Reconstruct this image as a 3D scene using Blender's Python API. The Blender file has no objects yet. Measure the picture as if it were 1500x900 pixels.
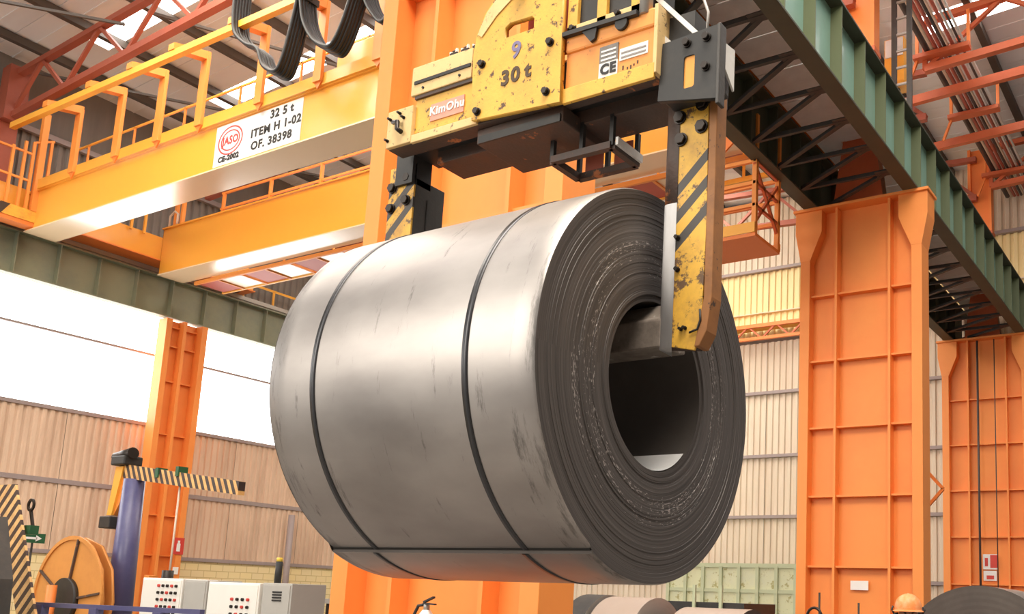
import bpy, bmesh, math, random
from mathutils import Vector, Matrix
random.seed(7)
D = bpy.data
SC = bpy.context.scene
COL = SC.collection
PI = math.pi

# ------------------------------------------------------------------ camera
cam_d = D.cameras.new('camera'); cam = D.objects.new('camera', cam_d); COL.objects.link(cam)
cam_d.sensor_width = 36.0; cam_d.sensor_fit = 'HORIZONTAL'
cam_d.lens = 1378.0 / 1500 * 36
cam_d.shift_x = -(999 - 750) / 1500
cam_d.shift_y = (658 - 450) / 1500
cam_d.clip_start = 0.05; cam_d.clip_end = 500
_y, _p, _r = (math.radians(a) for a in (30.62, 9.0945, 2.0157))
_fw = Vector((math.cos(_y) * math.cos(_p), math.sin(_y) * math.cos(_p), math.sin(_p)))
_rt = Vector((math.sin(_y), -math.cos(_y), 0)); _up = _rt.cross(_fw)
_r2 = _rt * math.cos(_r) + _up * math.sin(_r); _u2 = -_rt * math.sin(_r) + _up * math.cos(_r)
cam.matrix_world = Matrix(((_r2.x, _u2.x, -_fw.x, 0), (_r2.y, _u2.y, -_fw.y, 0), (_r2.z, _u2.z, -_fw.z, 1.65), (0, 0, 0, 1)))
SC.camera = cam

# ------------------------------------------------------------------ world, light, exposure
w = D.worlds.new('daylight'); SC.world = w; w.use_nodes = True
w.node_tree.nodes['Background'].inputs[0].default_value = (1.0, 0.97, 0.93, 1)
w.node_tree.nodes['Background'].inputs[1].default_value = .5

def area(name, loc, target, sx, sy, power, color=(1, .96, .9)):
    l = D.lights.new(name, 'AREA'); l.shape = 'RECTANGLE'; l.size = sx; l.size_y = sy
    l.energy = power; l.color = color
    o = D.objects.new(name, l); COL.objects.link(o); o.location = loc
    o.rotation_euler = (Vector(target) - Vector(loc)).to_track_quat('-Z', 'Y').to_euler()
    return o
area('front_fill', (-12, 12, 9.5), (14, 7, 5), 14, 9, 2700, (1, .93, .83))  # added fill light from behind the camera, no gate is built there
area('end_wall_fill', (20.5, 15, 14.3), (23.5, 15, 0), 3, 9, 1000, (1, .92, .8))  # unseen fill light added to brighten the end wall
area('near_bay_fill', (.5, .5, 14.4), (2.5, 2.5, 0), 7, 8, 3000, (1, .9, .77))  # added overhead fill, gives the coil its bright top
area('far_bay_fill', (7.5, 16.5, 14.2), (11.5, 16.5, 0), 4, 9, 850, (1, .9, .76))  # added fill light under the far roof, no fitting behind it
SC.view_settings.view_transform = 'Standard'
SC.view_settings.look = 'None'
SC.view_settings.gamma = 1.0
SC.view_settings.use_curve_mapping = False
SC.view_settings.exposure = 0.0
SKYLIGHT = 9.0
WINDOW = 5.0

# ------------------------------------------------------------------ materials
def mat(name, col, rough=.5, metal=0.0, dirt=None, dirt_amt=.0, scale=4.0, bump=0.0, bump_scale=60, spec=.5, var=.08, chips=None, chip_lvl=.66, chip_scale=9, coat=0.0, stretch=None):
    m = D.materials.new(name); m.use_nodes = True
    nt = m.node_tree; n = nt.nodes; L = nt.links
    b = n['Principled BSDF']
    b.inputs['Roughness'].default_value = rough; b.inputs['Metallic'].default_value = metal
    b.inputs['Specular IOR Level'].default_value = spec
    if coat: b.inputs['Coat Weight'].default_value = coat; b.inputs['Coat Roughness'].default_value = .12
    tc = n.new('ShaderNodeTexCoord')
    mp = n.new('ShaderNodeMapping'); L.new(tc.outputs['Object'], mp.inputs[0])
    if stretch: mp.inputs['Scale'].default_value = stretch
    nz = n.new('ShaderNodeTexNoise'); nz.inputs['Scale'].default_value = scale; nz.inputs['Detail'].default_value = 6
    nz.inputs['Roughness'].default_value = .65
    L.new(mp.outputs[0], nz.inputs['Vector'])
    mx = n.new('ShaderNodeMix'); mx.data_type = 'RGBA'
    lo = tuple(c * (1 - var) for c in col); hi = tuple(min(1, c * (1 + var)) for c in col)
    mx.inputs[6].default_value = (*lo, 1); mx.inputs[7].default_value = (*hi, 1)
    L.new(nz.outputs['Fac'], mx.inputs[0])
    out = mx.outputs[2]
    if dirt is not None:
        n2 = n.new('ShaderNodeTexNoise'); n2.inputs['Scale'].default_value = scale * .6; n2.inputs['Detail'].default_value = 8
        n2.inputs['Roughness'].default_value = .7
        L.new(mp.outputs[0], n2.inputs['Vector'])
        r = n.new('ShaderNodeMapRange'); r.inputs[1].default_value = .45; r.inputs[2].default_value = .75; r.inputs[4].default_value = dirt_amt
        L.new(n2.outputs['Fac'], r.inputs[0])
        m2 = n.new('ShaderNodeMix'); m2.data_type = 'RGBA'; L.new(r.outputs[0], m2.inputs[0]); L.new(out, m2.inputs[6])
        m2.inputs[7].default_value = (*dirt, 1); out = m2.outputs[2]
    if chips is not None:
        n3 = n.new('ShaderNodeTexNoise'); n3.inputs['Scale'].default_value = chip_scale; n3.inputs['Detail'].default_value = 9
        n3.inputs['Roughness'].default_value = .72
        L.new(mp.outputs[0], n3.inputs['Vector'])
        r3 = n.new('ShaderNodeMapRange'); r3.inputs[1].default_value = chip_lvl; r3.inputs[2].default_value = chip_lvl + .05
        L.new(n3.outputs['Fac'], r3.inputs[0])
        m3 = n.new('ShaderNodeMix'); m3.data_type = 'RGBA'; L.new(r3.outputs[0], m3.inputs[0]); L.new(out, m3.inputs[6])
        m3.inputs[7].default_value = (*chips, 1); out = m3.outputs[2]
    L.new(out, b.inputs['Base Color'])
    if bump:
        n4 = n.new('ShaderNodeTexNoise'); n4.inputs['Scale'].default_value = bump_scale; n4.inputs['Detail'].default_value = 4
        L.new(mp.outputs[0], n4.inputs['Vector'])
        bp = n.new('ShaderNodeBump'); bp.inputs['Strength'].default_value = bump; bp.inputs['Distance'].default_value = .01
        L.new(n4.outputs['Fac'], bp.inputs['Height']); L.new(bp.outputs[0], b.inputs['Normal'])
    m['out_col'] = 1
    return m

def glow(name, col, s):
    m = D.materials.new(name); m.use_nodes = True
    b = m.node_tree.nodes['Principled BSDF']
    b.inputs['Base Color'].default_value = (.8, .8, .8, 1); b.inputs['Emission Color'].default_value = (*col, 1)
    b.inputs['Emission Strength'].default_value = s
    return m

M = {}
M['orange'] = mat('orange_paint', (.86, .235, .045), .48, dirt=(.6, .12, .03), dirt_amt=.25, scale=1.2, var=.07)
M['orange_col'] = mat('orange_column_paint', (.88, .29, .06), .5, dirt=(.72, .15, .03), dirt_amt=.3, scale=.8, var=.06)
M['red_paint'] = mat('red_primer_paint', (.5, .07, .035), .5, scale=2)
M['yellow'] = mat('crane_yellow_paint', (.88, .4, .05), .3, dirt=(.85, .3, .03), dirt_amt=.3, scale=.5, var=.04, coat=.35)
M['yellow_rail'] = mat('yellow_rail_paint', (.9, .42, .05), .45, scale=2)
M['orange_rail'] = mat('orange_post_paint', (.85, .29, .05), .5, scale=1.5)
M['cream'] = mat('cream_sheen_underside', (.86, .66, .42), .22, scale=.5, coat=.5, var=.04)  # pale window reflection under the crane girders put into the colour
M['grab'] = mat('worn_yellow_paint', (.84, .47, .07), .55, dirt=(.48, .25, .06), dirt_amt=.6, scale=7, var=.12, chips=(.1, .05, .025), chip_lvl=.575, chip_scale=20, bump=.15)
M['grab_pale'] = mat('pale_worn_paint', (.8, .56, .25), .6, dirt=(.5, .33, .14), dirt_amt=.45, scale=9, chips=(.16, .1, .06), chip_lvl=.6, chip_scale=20)
M['grab_orange'] = mat('worn_orange_paint', (.86, .33, .06), .5, dirt=(.75, .18, .05), dirt_amt=.5, scale=4, chips=(.2, .08, .03), chip_lvl=.62, chip_scale=18)
M['greasy'] = mat('greasy_brown_steel', (.075, .052, .042), .6, dirt=(.16, .06, .03), dirt_amt=.6, scale=7, chips=(.5, .16, .05), chip_lvl=.6, chip_scale=5, bump=.2)
M['toe'] = mat('rubbed_toe_steel', (.3, .25, .21), .5, metal=.2, dirt=(.07, .055, .045), dirt_amt=.9, scale=9, chips=(.6, .57, .54), chip_lvl=.6, chip_scale=8)
M['grab_slot'] = mat('amber_worn_paint', (.9, .36, .05), .5, dirt=(.8, .5, .1), dirt_amt=.6, scale=12)
M['rust'] = mat('rusty_orange_edge', (.36, .15, .045), .6, dirt=(.12, .06, .035), dirt_amt=.7, scale=9, chips=(.08, .045, .03), chip_lvl=.6, chip_scale=12)
M['black'] = mat('black_steel', (.022, .021, .02), .55, dirt=(.06, .05, .04), dirt_amt=.5, scale=10)
M['dark_grey'] = mat('dark_grey_steel', (.07, .066, .062), .5, metal=.3, dirt=(.12, .1, .08), dirt_amt=.5, scale=8, bump=.1)
M['bolt'] = mat('oily_bolt_steel', (.035, .028, .024), .4, metal=.6, scale=30)
M['polished'] = mat('polished_wear_steel', (.8, .79, .79), .38, metal=.25, dirt=(.3, .26, .22), dirt_amt=.35, scale=6, stretch=(1, 1, .3))
M['white'] = mat('white_paint', (.8, .78, .74), .5, dirt=(.4, .36, .3), dirt_amt=.3, scale=15)
M['label_white'] = mat('white_label', (.82, .8, .77), .5, scale=20, var=.03)
M['label_pink'] = mat('faded_pink_label', (.72, .33, .24), .55, scale=15, var=.15)
M['label_grey'] = mat('grey_label', (.2, .18, .16), .5, scale=40, var=.4)
M['ink'] = mat('black_ink', (.02, .018, .016), .6)
M['ink_brown'] = mat('brown_ink', (.075, .04, .015), .6, scale=60, var=.5)
M['ink_blue'] = mat('violet_ink', (.2, .17, .3), .6, scale=60, var=.4)
M['ink_red'] = mat('red_ink', (.6, .06, .05), .6)
M['ink_grey'] = mat('grey_ink', (.3, .27, .25), .6)
M['strap'] = mat('blue_black_strap', (.07, .07, .074), .35, metal=.85, scale=20)
M['green_rib_shaded'] = mat('shaded_stiffener_green', (.13, .15, .075), .5, scale=2)  # girder green taken down to olive, the stiffeners' shade put into the colour
M['green'] = mat('green_girder_paint', (.23, .42, .35), .34, dirt=(.2, .24, .14), dirt_amt=.4, scale=1.4, coat=.3)
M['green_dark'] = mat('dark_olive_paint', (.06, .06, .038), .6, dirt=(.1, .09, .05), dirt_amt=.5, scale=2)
M['green_left'] = mat('grey_green_girder_paint', (.27, .28, .18), .5, dirt=(.1, .13, .14), dirt_amt=.8, scale=.5, var=.15)
M['deck'] = mat('dull_deck_plate', (.78, .8, .8), .7, scale=3, var=.2)
M['truss'] = mat('red_brown_truss_paint', (.36, .085, .045), .55, dirt=(.2, .05, .03), dirt_amt=.4, scale=2)
M['truss_orange'] = mat('orange_red_truss_paint', (.62, .14, .05), .5, dirt=(.4, .08, .03), dirt_amt=.4, scale=2)
M['purlin'] = mat('dark_purlin_paint', (.09, .07, .055), .6, scale=2)
M['roof'] = mat('grey_roof_sheet', (.8, .8, .8), .6, scale=.7, dirt=(.68, .66, .64), dirt_amt=.5, var=.05, stretch=(1, .2, 1))
M['clad_left'] = mat('rosy_cladding', (.74, .55, .4), .5, dirt=(.42, .26, .17), dirt_amt=.7, scale=1.6, stretch=(2, 2, .25), var=.1)
M['clad_dark'] = mat('grey_cladding', (.2, .17, .145), .6, scale=1.5, stretch=(2, 2, .2), var=.3)
M['clad_end'] = mat('cream_cladding', (.74, .64, .5), .5, dirt=(.55, .4, .28), dirt_amt=.35, scale=1.4, stretch=(2, 2, .3), var=.08)
M['clad_yellow'] = mat('pale_yellow_cladding', (.86, .7, .36), .5, scale=1.4, stretch=(2, 2, .3), var=.06)  # pale yellow sheets for one row of the end wall
M['girt'] = mat('lilac_grey_girt', (.34, .28, .27), .5, scale=4)
M['block'] = None
M['concrete'] = mat('concrete_floor', (.15, .138, .125), .45, dirt=(.16, .14, .12), dirt_amt=.5, scale=.8, bump=.05)
M['blue'] = mat('blue_violet_post_paint', (.085, .085, .2), .35, dirt=(.2, .18, .3), dirt_amt=.35, scale=3)
M['reel'] = mat('orange_reel_paint', (.72, .3, .07), .5, dirt=(.5, .17, .04), dirt_amt=.5, scale=2)
M['cabinet'] = mat('ivory_cabinet_paint', (.88, .85, .78), .45, scale=3, var=.04)
M['cabinet_grey'] = mat('grey_cabinet_paint', (.46, .44, .4), .5, scale=3)
M['sign_red'] = mat('red_sign', (.62, .05, .035), .5)
M['sign_green'] = mat('green_sign', (.02, .1, .04), .5)
M['skip'] = mat('pale_green_skip_paint', (.66, .68, .44), .55, dirt=(.55, .6, .55), dirt_amt=.5, scale=2.5, chips=(.4, .38, .16), chip_lvl=.55, chip_scale=4)
M['skip_rib'] = mat('green_skip_rib_paint', (.5, .55, .36), .55, scale=4)
M['helmet'] = mat('orange_helmet_plastic', (.8, .26, .07), .45, dirt=(.8, .5, .3), dirt_amt=.9, scale=14)
M['skin'] = mat('skin', (.42, .2, .12), .5, scale=10)
M['workwear'] = mat('navy_workwear', (.05, .06, .12), .8, scale=10)
M['boot'] = mat('black_boot', (.03, .025, .02), .6)
M['coil_dark'] = mat('dark_coil_edge', (.1, .085, .076), .5, metal=.5, dirt=(.16, .14, .12), dirt_amt=.5, scale=3)
M['coil_bright'] = mat('bright_coil_strip', (.75, .72, .7), .3, metal=.9, scale=2)
M['strip_pale'] = mat('pale_brown_strip', (.4, .31, .25), .5, scale=3)
M['paper'] = mat('white_paper', (.85, .84, .82), .6, scale=30, var=.05)
M['cable'] = mat('black_cable_rubber', (.012, .011, .01), .5, scale=10)
M['grey_steel'] = mat('pale_grey_steel', (.42, .4, .37), .45, metal=.4, scale=5)
M['pipe_red'] = mat('red_pipe_paint', (.5, .12, .08), .5, scale=3)
M['pipe_pale'] = mat('pale_pipe_paint', (.72, .58, .45), .4, scale=3)
M['pipe_dark'] = mat('dark_pipe_paint', (.07, .05, .045), .5, scale=3)
M['extinguisher'] = mat('red_extinguisher_paint', (.6, .05, .03), .35)
M['lens_yellow'] = mat('yellow_lens', (.85, .6, .08), .3)
M['skylight'] = glow('translucent_roof_sheet', (1, .98, .95), SKYLIGHT)
M['window'] = glow('translucent_wall_sheet', (1, .99, .97), WINDOW)

def block_mat():
    m = D.materials.new('pale_yellow_blockwork'); m.use_nodes = True
    n = m.node_tree.nodes; L = m.node_tree.links; b = n['Principled BSDF']; b.inputs['Roughness'].default_value = .7
    tc = n.new('ShaderNodeTexCoord'); sp = n.new('ShaderNodeSeparateXYZ'); cb = n.new('ShaderNodeCombineXYZ')
    L.new(tc.outputs['Object'], sp.inputs[0]); L.new(sp.outputs[0], cb.inputs[0]); L.new(sp.outputs[2], cb.inputs[1])
    br = n.new('ShaderNodeTexBrick'); L.new(cb.outputs[0], br.inputs['Vector'])
    br.inputs['Scale'].default_value = 1; br.inputs['Brick Width'].default_value = .4; br.inputs['Row Height'].default_value = .2
    br.inputs['Mortar Size'].default_value = .012
    br.inputs['Color1'].default_value = (.9, .74, .38, 1); br.inputs['Color2'].default_value = (.86, .72, .42, 1); br.inputs['Mortar'].default_value = (.66, .52, .24, 1)
    L.new(br.outputs['Color'], b.inputs['Base Color'])
    return m
M['block'] = block_mat()

def stripe_mat(name, base, dark, ky, kz, period, duty, off=0.0, zmin=None, zmax=None, chips=(.16, .085, .04), kx=0.0, lvl=.535):
    """hazard stripes painted across a face: a repeat along ky*y + kz*z (object coordinates)"""
    m = mat(name, base, .5, dirt=(.42, .19, .05), dirt_amt=.85, scale=8, var=.1, chips=chips, chip_lvl=lvl, chip_scale=11)
    nt = m.node_tree; n = nt.nodes; L = nt.links; b = n['Principled BSDF']
    src = b.inputs['Base Color'].links[0].from_socket
    tc = n.new('ShaderNodeTexCoord'); sp = n.new('ShaderNodeSeparateXYZ'); L.new(tc.outputs['Object'], sp.inputs[0])
    def mth(op, a, c=None):
        k = n.new('ShaderNodeMath'); k.operation = op
        for i, v in enumerate((a, c)):
            if v is None: continue
            if hasattr(v, 'is_linked'): L.new(v, k.inputs[i])
            else: k.inputs[i].default_value = v
        return k.outputs[0]
    t = mth('ADD', mth('ADD', mth('MULTIPLY', sp.outputs[1], ky), mth('MULTIPLY', sp.outputs[2], kz)), mth('MULTIPLY', sp.outputs[0], kx))
    f = mth('FRACT', mth('DIVIDE', mth('SUBTRACT', t, off), period))
    f = mth('LESS_THAN', f, duty)
    if zmin is not None: f = mth('MULTIPLY', f, mth('GREATER_THAN', t, zmin))
    if zmax is not None: f = mth('MULTIPLY', f, mth('LESS_THAN', t, zmax))
    mx = n.new('ShaderNodeMix'); mx.data_type = 'RGBA'; L.new(f, mx.inputs[0]); L.new(src, mx.inputs[6]); mx.inputs[7].default_value = (*dark, 1)
    L.new(mx.outputs[2], b.inputs['Base Color'])
    return m

def coil_side_mat():
    m = D.materials.new('hot_rolled_strip'); m.use_nodes = True
    n = m.node_tree.nodes; L = m.node_tree.links; b = n['Principled BSDF']
    b.inputs['Metallic'].default_value = .96; b.inputs['Roughness'].default_value = .4
    tc = n.new('ShaderNodeTexCoord'); mp = n.new('ShaderNodeMapping'); L.new(tc.outputs['Object'], mp.inputs[0]); mp.inputs['Scale'].default_value = (1, .5, 1)
    a = n.new('ShaderNodeTexNoise'); a.inputs['Scale'].default_value = 2.6; a.inputs['Detail'].default_value = 7; L.new(mp.outputs[0], a.inputs[0])
    cr = n.new('ShaderNodeValToRGB'); L.new(a.outputs['Fac'], cr.inputs[0])
    cr.color_ramp.elements[0].position = .3; cr.color_ramp.elements[0].color = (.3, .275, .26, 1)
    cr.color_ramp.elements[1].position = .72; cr.color_ramp.elements[1].color = (.5, .465, .44, 1)
    # scuffs: sparse dark rub marks near the rims
    s = n.new('ShaderNodeTexNoise'); s.inputs['Scale'].default_value = 5; s.inputs['Detail'].default_value = 9; s.inputs['Roughness'].default_value = .75
    mp2 = n.new('ShaderNodeMapping'); L.new(tc.outputs['Object'], mp2.inputs[0]); mp2.inputs['Scale'].default_value = (.5, 2.6, .5); L.new(mp2.outputs[0], s.inputs[0])
    r = n.new('ShaderNodeMapRange'); L.new(s.outputs['Fac'], r.inputs[0]); r.inputs[1].default_value = .6; r.inputs[2].default_value = .7; r.inputs[4].default_value = .7
    mx = n.new('ShaderNodeMix'); mx.data_type = 'RGBA'; L.new(r.outputs[0], mx.inputs[0]); L.new(cr.outputs[0], mx.inputs[6]); mx.inputs[7].default_value = (.12, .11, .1, 1)
    # the strip edges (within a hand's width of the rims) are rubbed darker in patches
    sp = n.new('ShaderNodeSeparateXYZ'); L.new(tc.outputs['Object'], sp.inputs[0])
    ab = n.new('ShaderNodeMath'); ab.operation = 'ABSOLUTE'; L.new(sp.outputs[1], ab.inputs[0])
    er = n.new('ShaderNodeMapRange'); L.new(ab.outputs[0], er.inputs[0]); er.inputs[1].default_value = .56; er.inputs[2].default_value = .76; er.inputs[4].default_value = .16
    s2 = n.new('ShaderNodeMath'); s2.operation = 'ADD'; L.new(s.outputs['Fac'], s2.inputs[0]); L.new(er.outputs[0], s2.inputs[1])
    r2 = n.new('ShaderNodeMapRange'); L.new(s2.outputs[0], r2.inputs[0]); r2.inputs[1].default_value = .64; r2.inputs[2].default_value = .74; r2.inputs[4].default_value = .75
    m3 = n.new('ShaderNodeMix'); m3.data_type = 'RGBA'; L.new(r2.outputs[0], m3.inputs[0]); L.new(mx.outputs[2], m3.inputs[6]); m3.inputs[7].default_value = (.16, .15, .14, 1)
    L.new(m3.outputs[2], b.inputs['Base Color'])
    rr = n.new('ShaderNodeMapRange'); L.new(a.outputs['Fac'], rr.inputs[0]); rr.inputs[3].default_value = .38; rr.inputs[4].default_value = .52
    L.new(rr.outputs[0], b.inputs['Roughness'])
    return m

def coil_face_mat(cx, cz):
    """edges of the wound strip: fine rings round the coil axis, and bright nicked edges in a few bands"""
    m = D.materials.new('coil_edge_rings'); m.use_nodes = True
    n = m.node_tree.nodes; L = m.node_tree.links; b = n['Principled BSDF']
    b.inputs['Metallic'].default_value = .35; b.inputs['Roughness'].default_value = .5
    tc = n.new('ShaderNodeTexCoord'); sp = n.new('ShaderNodeSeparateXYZ'); L.new(tc.outputs['Object'], sp.inputs[0])
    def mth(op, a, c=None):
        k = n.new('ShaderNodeMath'); k.operation = op
        for i, v in enumerate((a, c)):
            if v is None: continue
            if hasattr(v, 'is_linked'): L.new(v, k.inputs[i])
            else: k.inputs[i].default_value = v
        return k.outputs[0]
    x = mth('SUBTRACT', sp.outputs[0], cx); z = mth('SUBTRACT', sp.outputs[2], cz)
    r = mth('SQRT', mth('ADD', mth('MULTIPLY', x, x), mth('MULTIPLY', z, z)))
    a = mth('ARCTAN2', z, x)
    cb = n.new('ShaderNodeCombineXYZ'); L.new(mth('MULTIPLY', r, 90), cb.inputs[0]); L.new(mth('MULTIPLY', a, .6), cb.inputs[1])
    nz = n.new('ShaderNodeTexNoise'); nz.inputs['Scale'].default_value = 1; nz.inputs['Detail'].default_value = 5; L.new(cb.outputs[0], nz.inputs[0])
    cr = n.new('ShaderNodeValToRGB'); L.new(nz.outputs['Fac'], cr.inputs[0])
    cr.color_ramp.elements[0].position = .3; cr.color_ramp.elements[0].color = (.07, .062, .059, 1)
    cr.color_ramp.elements[1].position = .75; cr.color_ramp.elements[1].color = (.145, .127, .119, 1)
    # nicks
    cb2 = n.new('ShaderNodeCombineXYZ'); L.new(mth('MULTIPLY', r, 170), cb2.inputs[0]); L.new(mth('MULTIPLY', a, 22), cb2.inputs[1])
    n2 = n.new('ShaderNodeTexNoise'); n2.inputs['Scale'].default_value = 1; n2.inputs['Detail'].default_value = 3; L.new(cb2.outputs[0], n2.inputs[0])
    cb3 = n.new('ShaderNodeCombineXYZ'); L.new(mth('MULTIPLY', r, 22), cb3.inputs[0]); L.new(mth('MULTIPLY', a, 1.2), cb3.inputs[1])
    n3 = n.new('ShaderNodeTexNoise'); n3.inputs['Scale'].default_value = 1; n3.inputs['Detail'].default_value = 1; L.new(cb3.outputs[0], n3.inputs[0])
    band = mth('MULTIPLY', mth('GREATER_THAN', r, .5), mth('LESS_THAN', r, .66))
    thr = n.new('ShaderNodeMapRange'); L.new(n3.outputs['Fac'], thr.inputs[0]); thr.inputs[1].default_value = .35; thr.inputs[2].default_value = .65; thr.inputs[3].default_value = .72; thr.inputs[4].default_value = .56
    k = mth('MULTIPLY', mth('GREATER_THAN', n2.outputs['Fac'], thr.outputs[0]), band)
    mx = n.new('ShaderNodeMix'); mx.data_type = 'RGBA'; L.new(k, mx.inputs[0]); L.new(cr.outputs[0], mx.inputs[6]); mx.inputs[7].default_value = (.4, .36, .34, 1)
    L.new(mx.outputs[2], b.inputs['Base Color'])
    bp = n.new('ShaderNodeBump'); bp.inputs['Strength'].default_value = .35; bp.inputs['Distance'].default_value = .006
    L.new(nz.outputs['Fac'], bp.inputs['Height']); L.new(bp.outputs[0], b.inputs['Normal'])
    return m

# ------------------------------------------------------------------ mesh helpers
ORG = {}          # world origin of every object that parents something
class MB:
    def __init__(s): s.v = []; s.f = []; s.sm = []
    def add(s, vs, fs, smooth=False):
        o = len(s.v); s.v += [tuple(v) for v in vs]
        for f in fs: s.f.append([i + o for i in f]); s.sm.append(smooth)
        return s
    def box(s, x0, x1, y0, y1, z0, z1):
        return s.add([(x, y, z) for x in (x0, x1) for y in (y0, y1) for z in (z0, z1)],
                     [(0, 1, 3, 2), (4, 6, 7, 5), (0, 4, 5, 1), (2, 3, 7, 6), (0, 2, 6, 4), (1, 5, 7, 3)])
    def bar(s, p, q, w, h=None, up=(0, 0, 1)):
        h = w if h is None else h
        p = Vector(p); q = Vector(q); d = (q - p).normalized(); u = Vector(up)
        if abs(d.dot(u)) > .98: u = Vector((1, 0, 0))
        r = d.cross(u).normalized(); u = r.cross(d)
        c = [r * (a * w / 2) + u * (b * h / 2) for a, b in ((-1, -1), (1, -1), (1, 1), (-1, 1))]
        return s.add([p + k for k in c] + [q + k for k in c], [(0, 1, 2, 3), (7, 6, 5, 4), (0, 4, 5, 1), (1, 5, 6, 2), (2, 6, 7, 3), (3, 7, 4, 0)])
    def cyl(s, p, q, r, n=16, r2=None, cap=True):
        p = Vector(p); q = Vector(q); r2 = r if r2 is None else r2
        d = (q - p).normalized(); u = Vector((0, 0, 1)) if abs(d.z) < .9 else Vector((1, 0, 0))
        a = d.cross(u).normalized(); b = d.cross(a)
        P = [p + (a * math.cos(t) + b * math.sin(t)) * r for t in (2 * PI * i / n for i in range(n))]
        Q = [q + (a * math.cos(t) + b * math.sin(t)) * r2 for t in (2 * PI * i / n for i in range(n))]
        o = len(s.v)
        s.add(P + Q, [(i, (i + 1) % n, n + (i + 1) % n, n + i) for i in range(n)], True)
        if cap:
            s.f.append([o + i for i in range(n)][::-1]); s.sm.append(False)
            s.f.append([o + n + i for i in range(n)]); s.sm.append(False)
        return s
    def tube(s, pts, r, n=8):
        pts = [Vector(p) for p in pts]; rings = []
        pa = None
        for i, p in enumerate(pts):
            d = ((pts[i + 1] if i + 1 < len(pts) else p) - (pts[i - 1] if i else p)).normalized()
            if pa is None:
                u = Vector((0, 0, 1)) if abs(d.z) < .9 else Vector((1, 0, 0)); a = d.cross(u).normalized()
            else:
                a = (pa - d * pa.dot(d)).normalized()
            pa = a; b = d.cross(a)
            rings.append([p + (a * math.cos(t) + b * math.sin(t)) * r for t in (2 * PI * k / n for k in range(n))])
        fs = [(i * n + k, i * n + (k + 1) % n, (i + 1) * n + (k + 1) % n, (i + 1) * n + k) for i in range(len(pts) - 1) for k in range(n)]
        o = len(s.v)
        s.add([v for rg in rings for v in rg], fs, True)
        s.f.append([o + k for k in range(n)][::-1]); s.sm.append(False)
        s.f.append([o + (len(pts) - 1) * n + k for k in range(n)]); s.sm.append(False)
        return s
    def prism(s, poly, axis, a, b):
        n = len(poly)
        def P(u, v, c): return {'X': (c, u, v), 'Y': (u, c, v), 'Z': (u, v, c)}[axis]
        return s.add([P(u, v, a) for u, v in poly] + [P(u, v, b) for u, v in poly],
                     [tuple(range(n))[::-1], tuple(range(n, 2 * n))] + [(i, (i + 1) % n, n + (i + 1) % n, n + i) for i in range(n)])
    def ring(s, c, axis, r0, r1, h, n=32):
        """a washer round c, thickness h along the axis"""
        vs = []
        for i in range(n):
            t = 2 * PI * i / n
            for r in (r0, r1):
                for k in (-h / 2, h / 2):
                    u, v = r * math.cos(t), r * math.sin(t)
                    q = {'X': (k, u, v), 'Y': (u, k, v), 'Z': (u, v, k)}[axis]
                    vs.append(Vector(c) + Vector(q))
        fs = []
        for i in range(n):
            a = 4 * i; b = 4 * ((i + 1) % n)
            fs += [(a, b, b + 1, a + 1), (a + 2, a + 3, b + 3, b + 2), (a, a + 2, b + 2, b), (a + 1, b + 1, b + 3, a + 3)]
        return s.add(vs, fs)
    def mesh(s, name, mats, off=(0, 0, 0)):
        me = D.meshes.new(name)
        me.from_pydata([(v[0] - off[0], v[1] - off[1], v[2] - off[2]) for v in s.v], [], s.f)
        me.polygons.foreach_set('use_smooth', s.sm)
        bm = bmesh.new(); bm.from_mesh(me); bmesh.ops.recalc_face_normals(bm, faces=bm.faces); bm.to_mesh(me); bm.free()
        for m in (mats if isinstance(mats, (list, tuple)) else [mats]): me.materials.append(m)
        return me
    def build(s, name, m, parent=None, bevel=0.0, loc=None, segs=2):
        if parent is not None:
            off = ORG[parent.name]
            o = D.objects.new(name, s.mesh(name, m, off)); o.parent = parent
            ORG[o.name] = off
        else:
            if loc is None:
                xs, ys, zs = zip(*s.v); loc = ((min(xs) + max(xs)) / 2, (min(ys) + max(ys)) / 2, min(zs))
            o = D.objects.new(name, s.mesh(name, m, loc)); o.location = loc
            ORG[o.name] = tuple(loc)
        COL.objects.link(o)
        if bevel:
            b = o.modifiers.new('edge', 'BEVEL'); b.width = bevel; b.segments = segs; b.limit_method = 'ANGLE'
        return o

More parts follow.
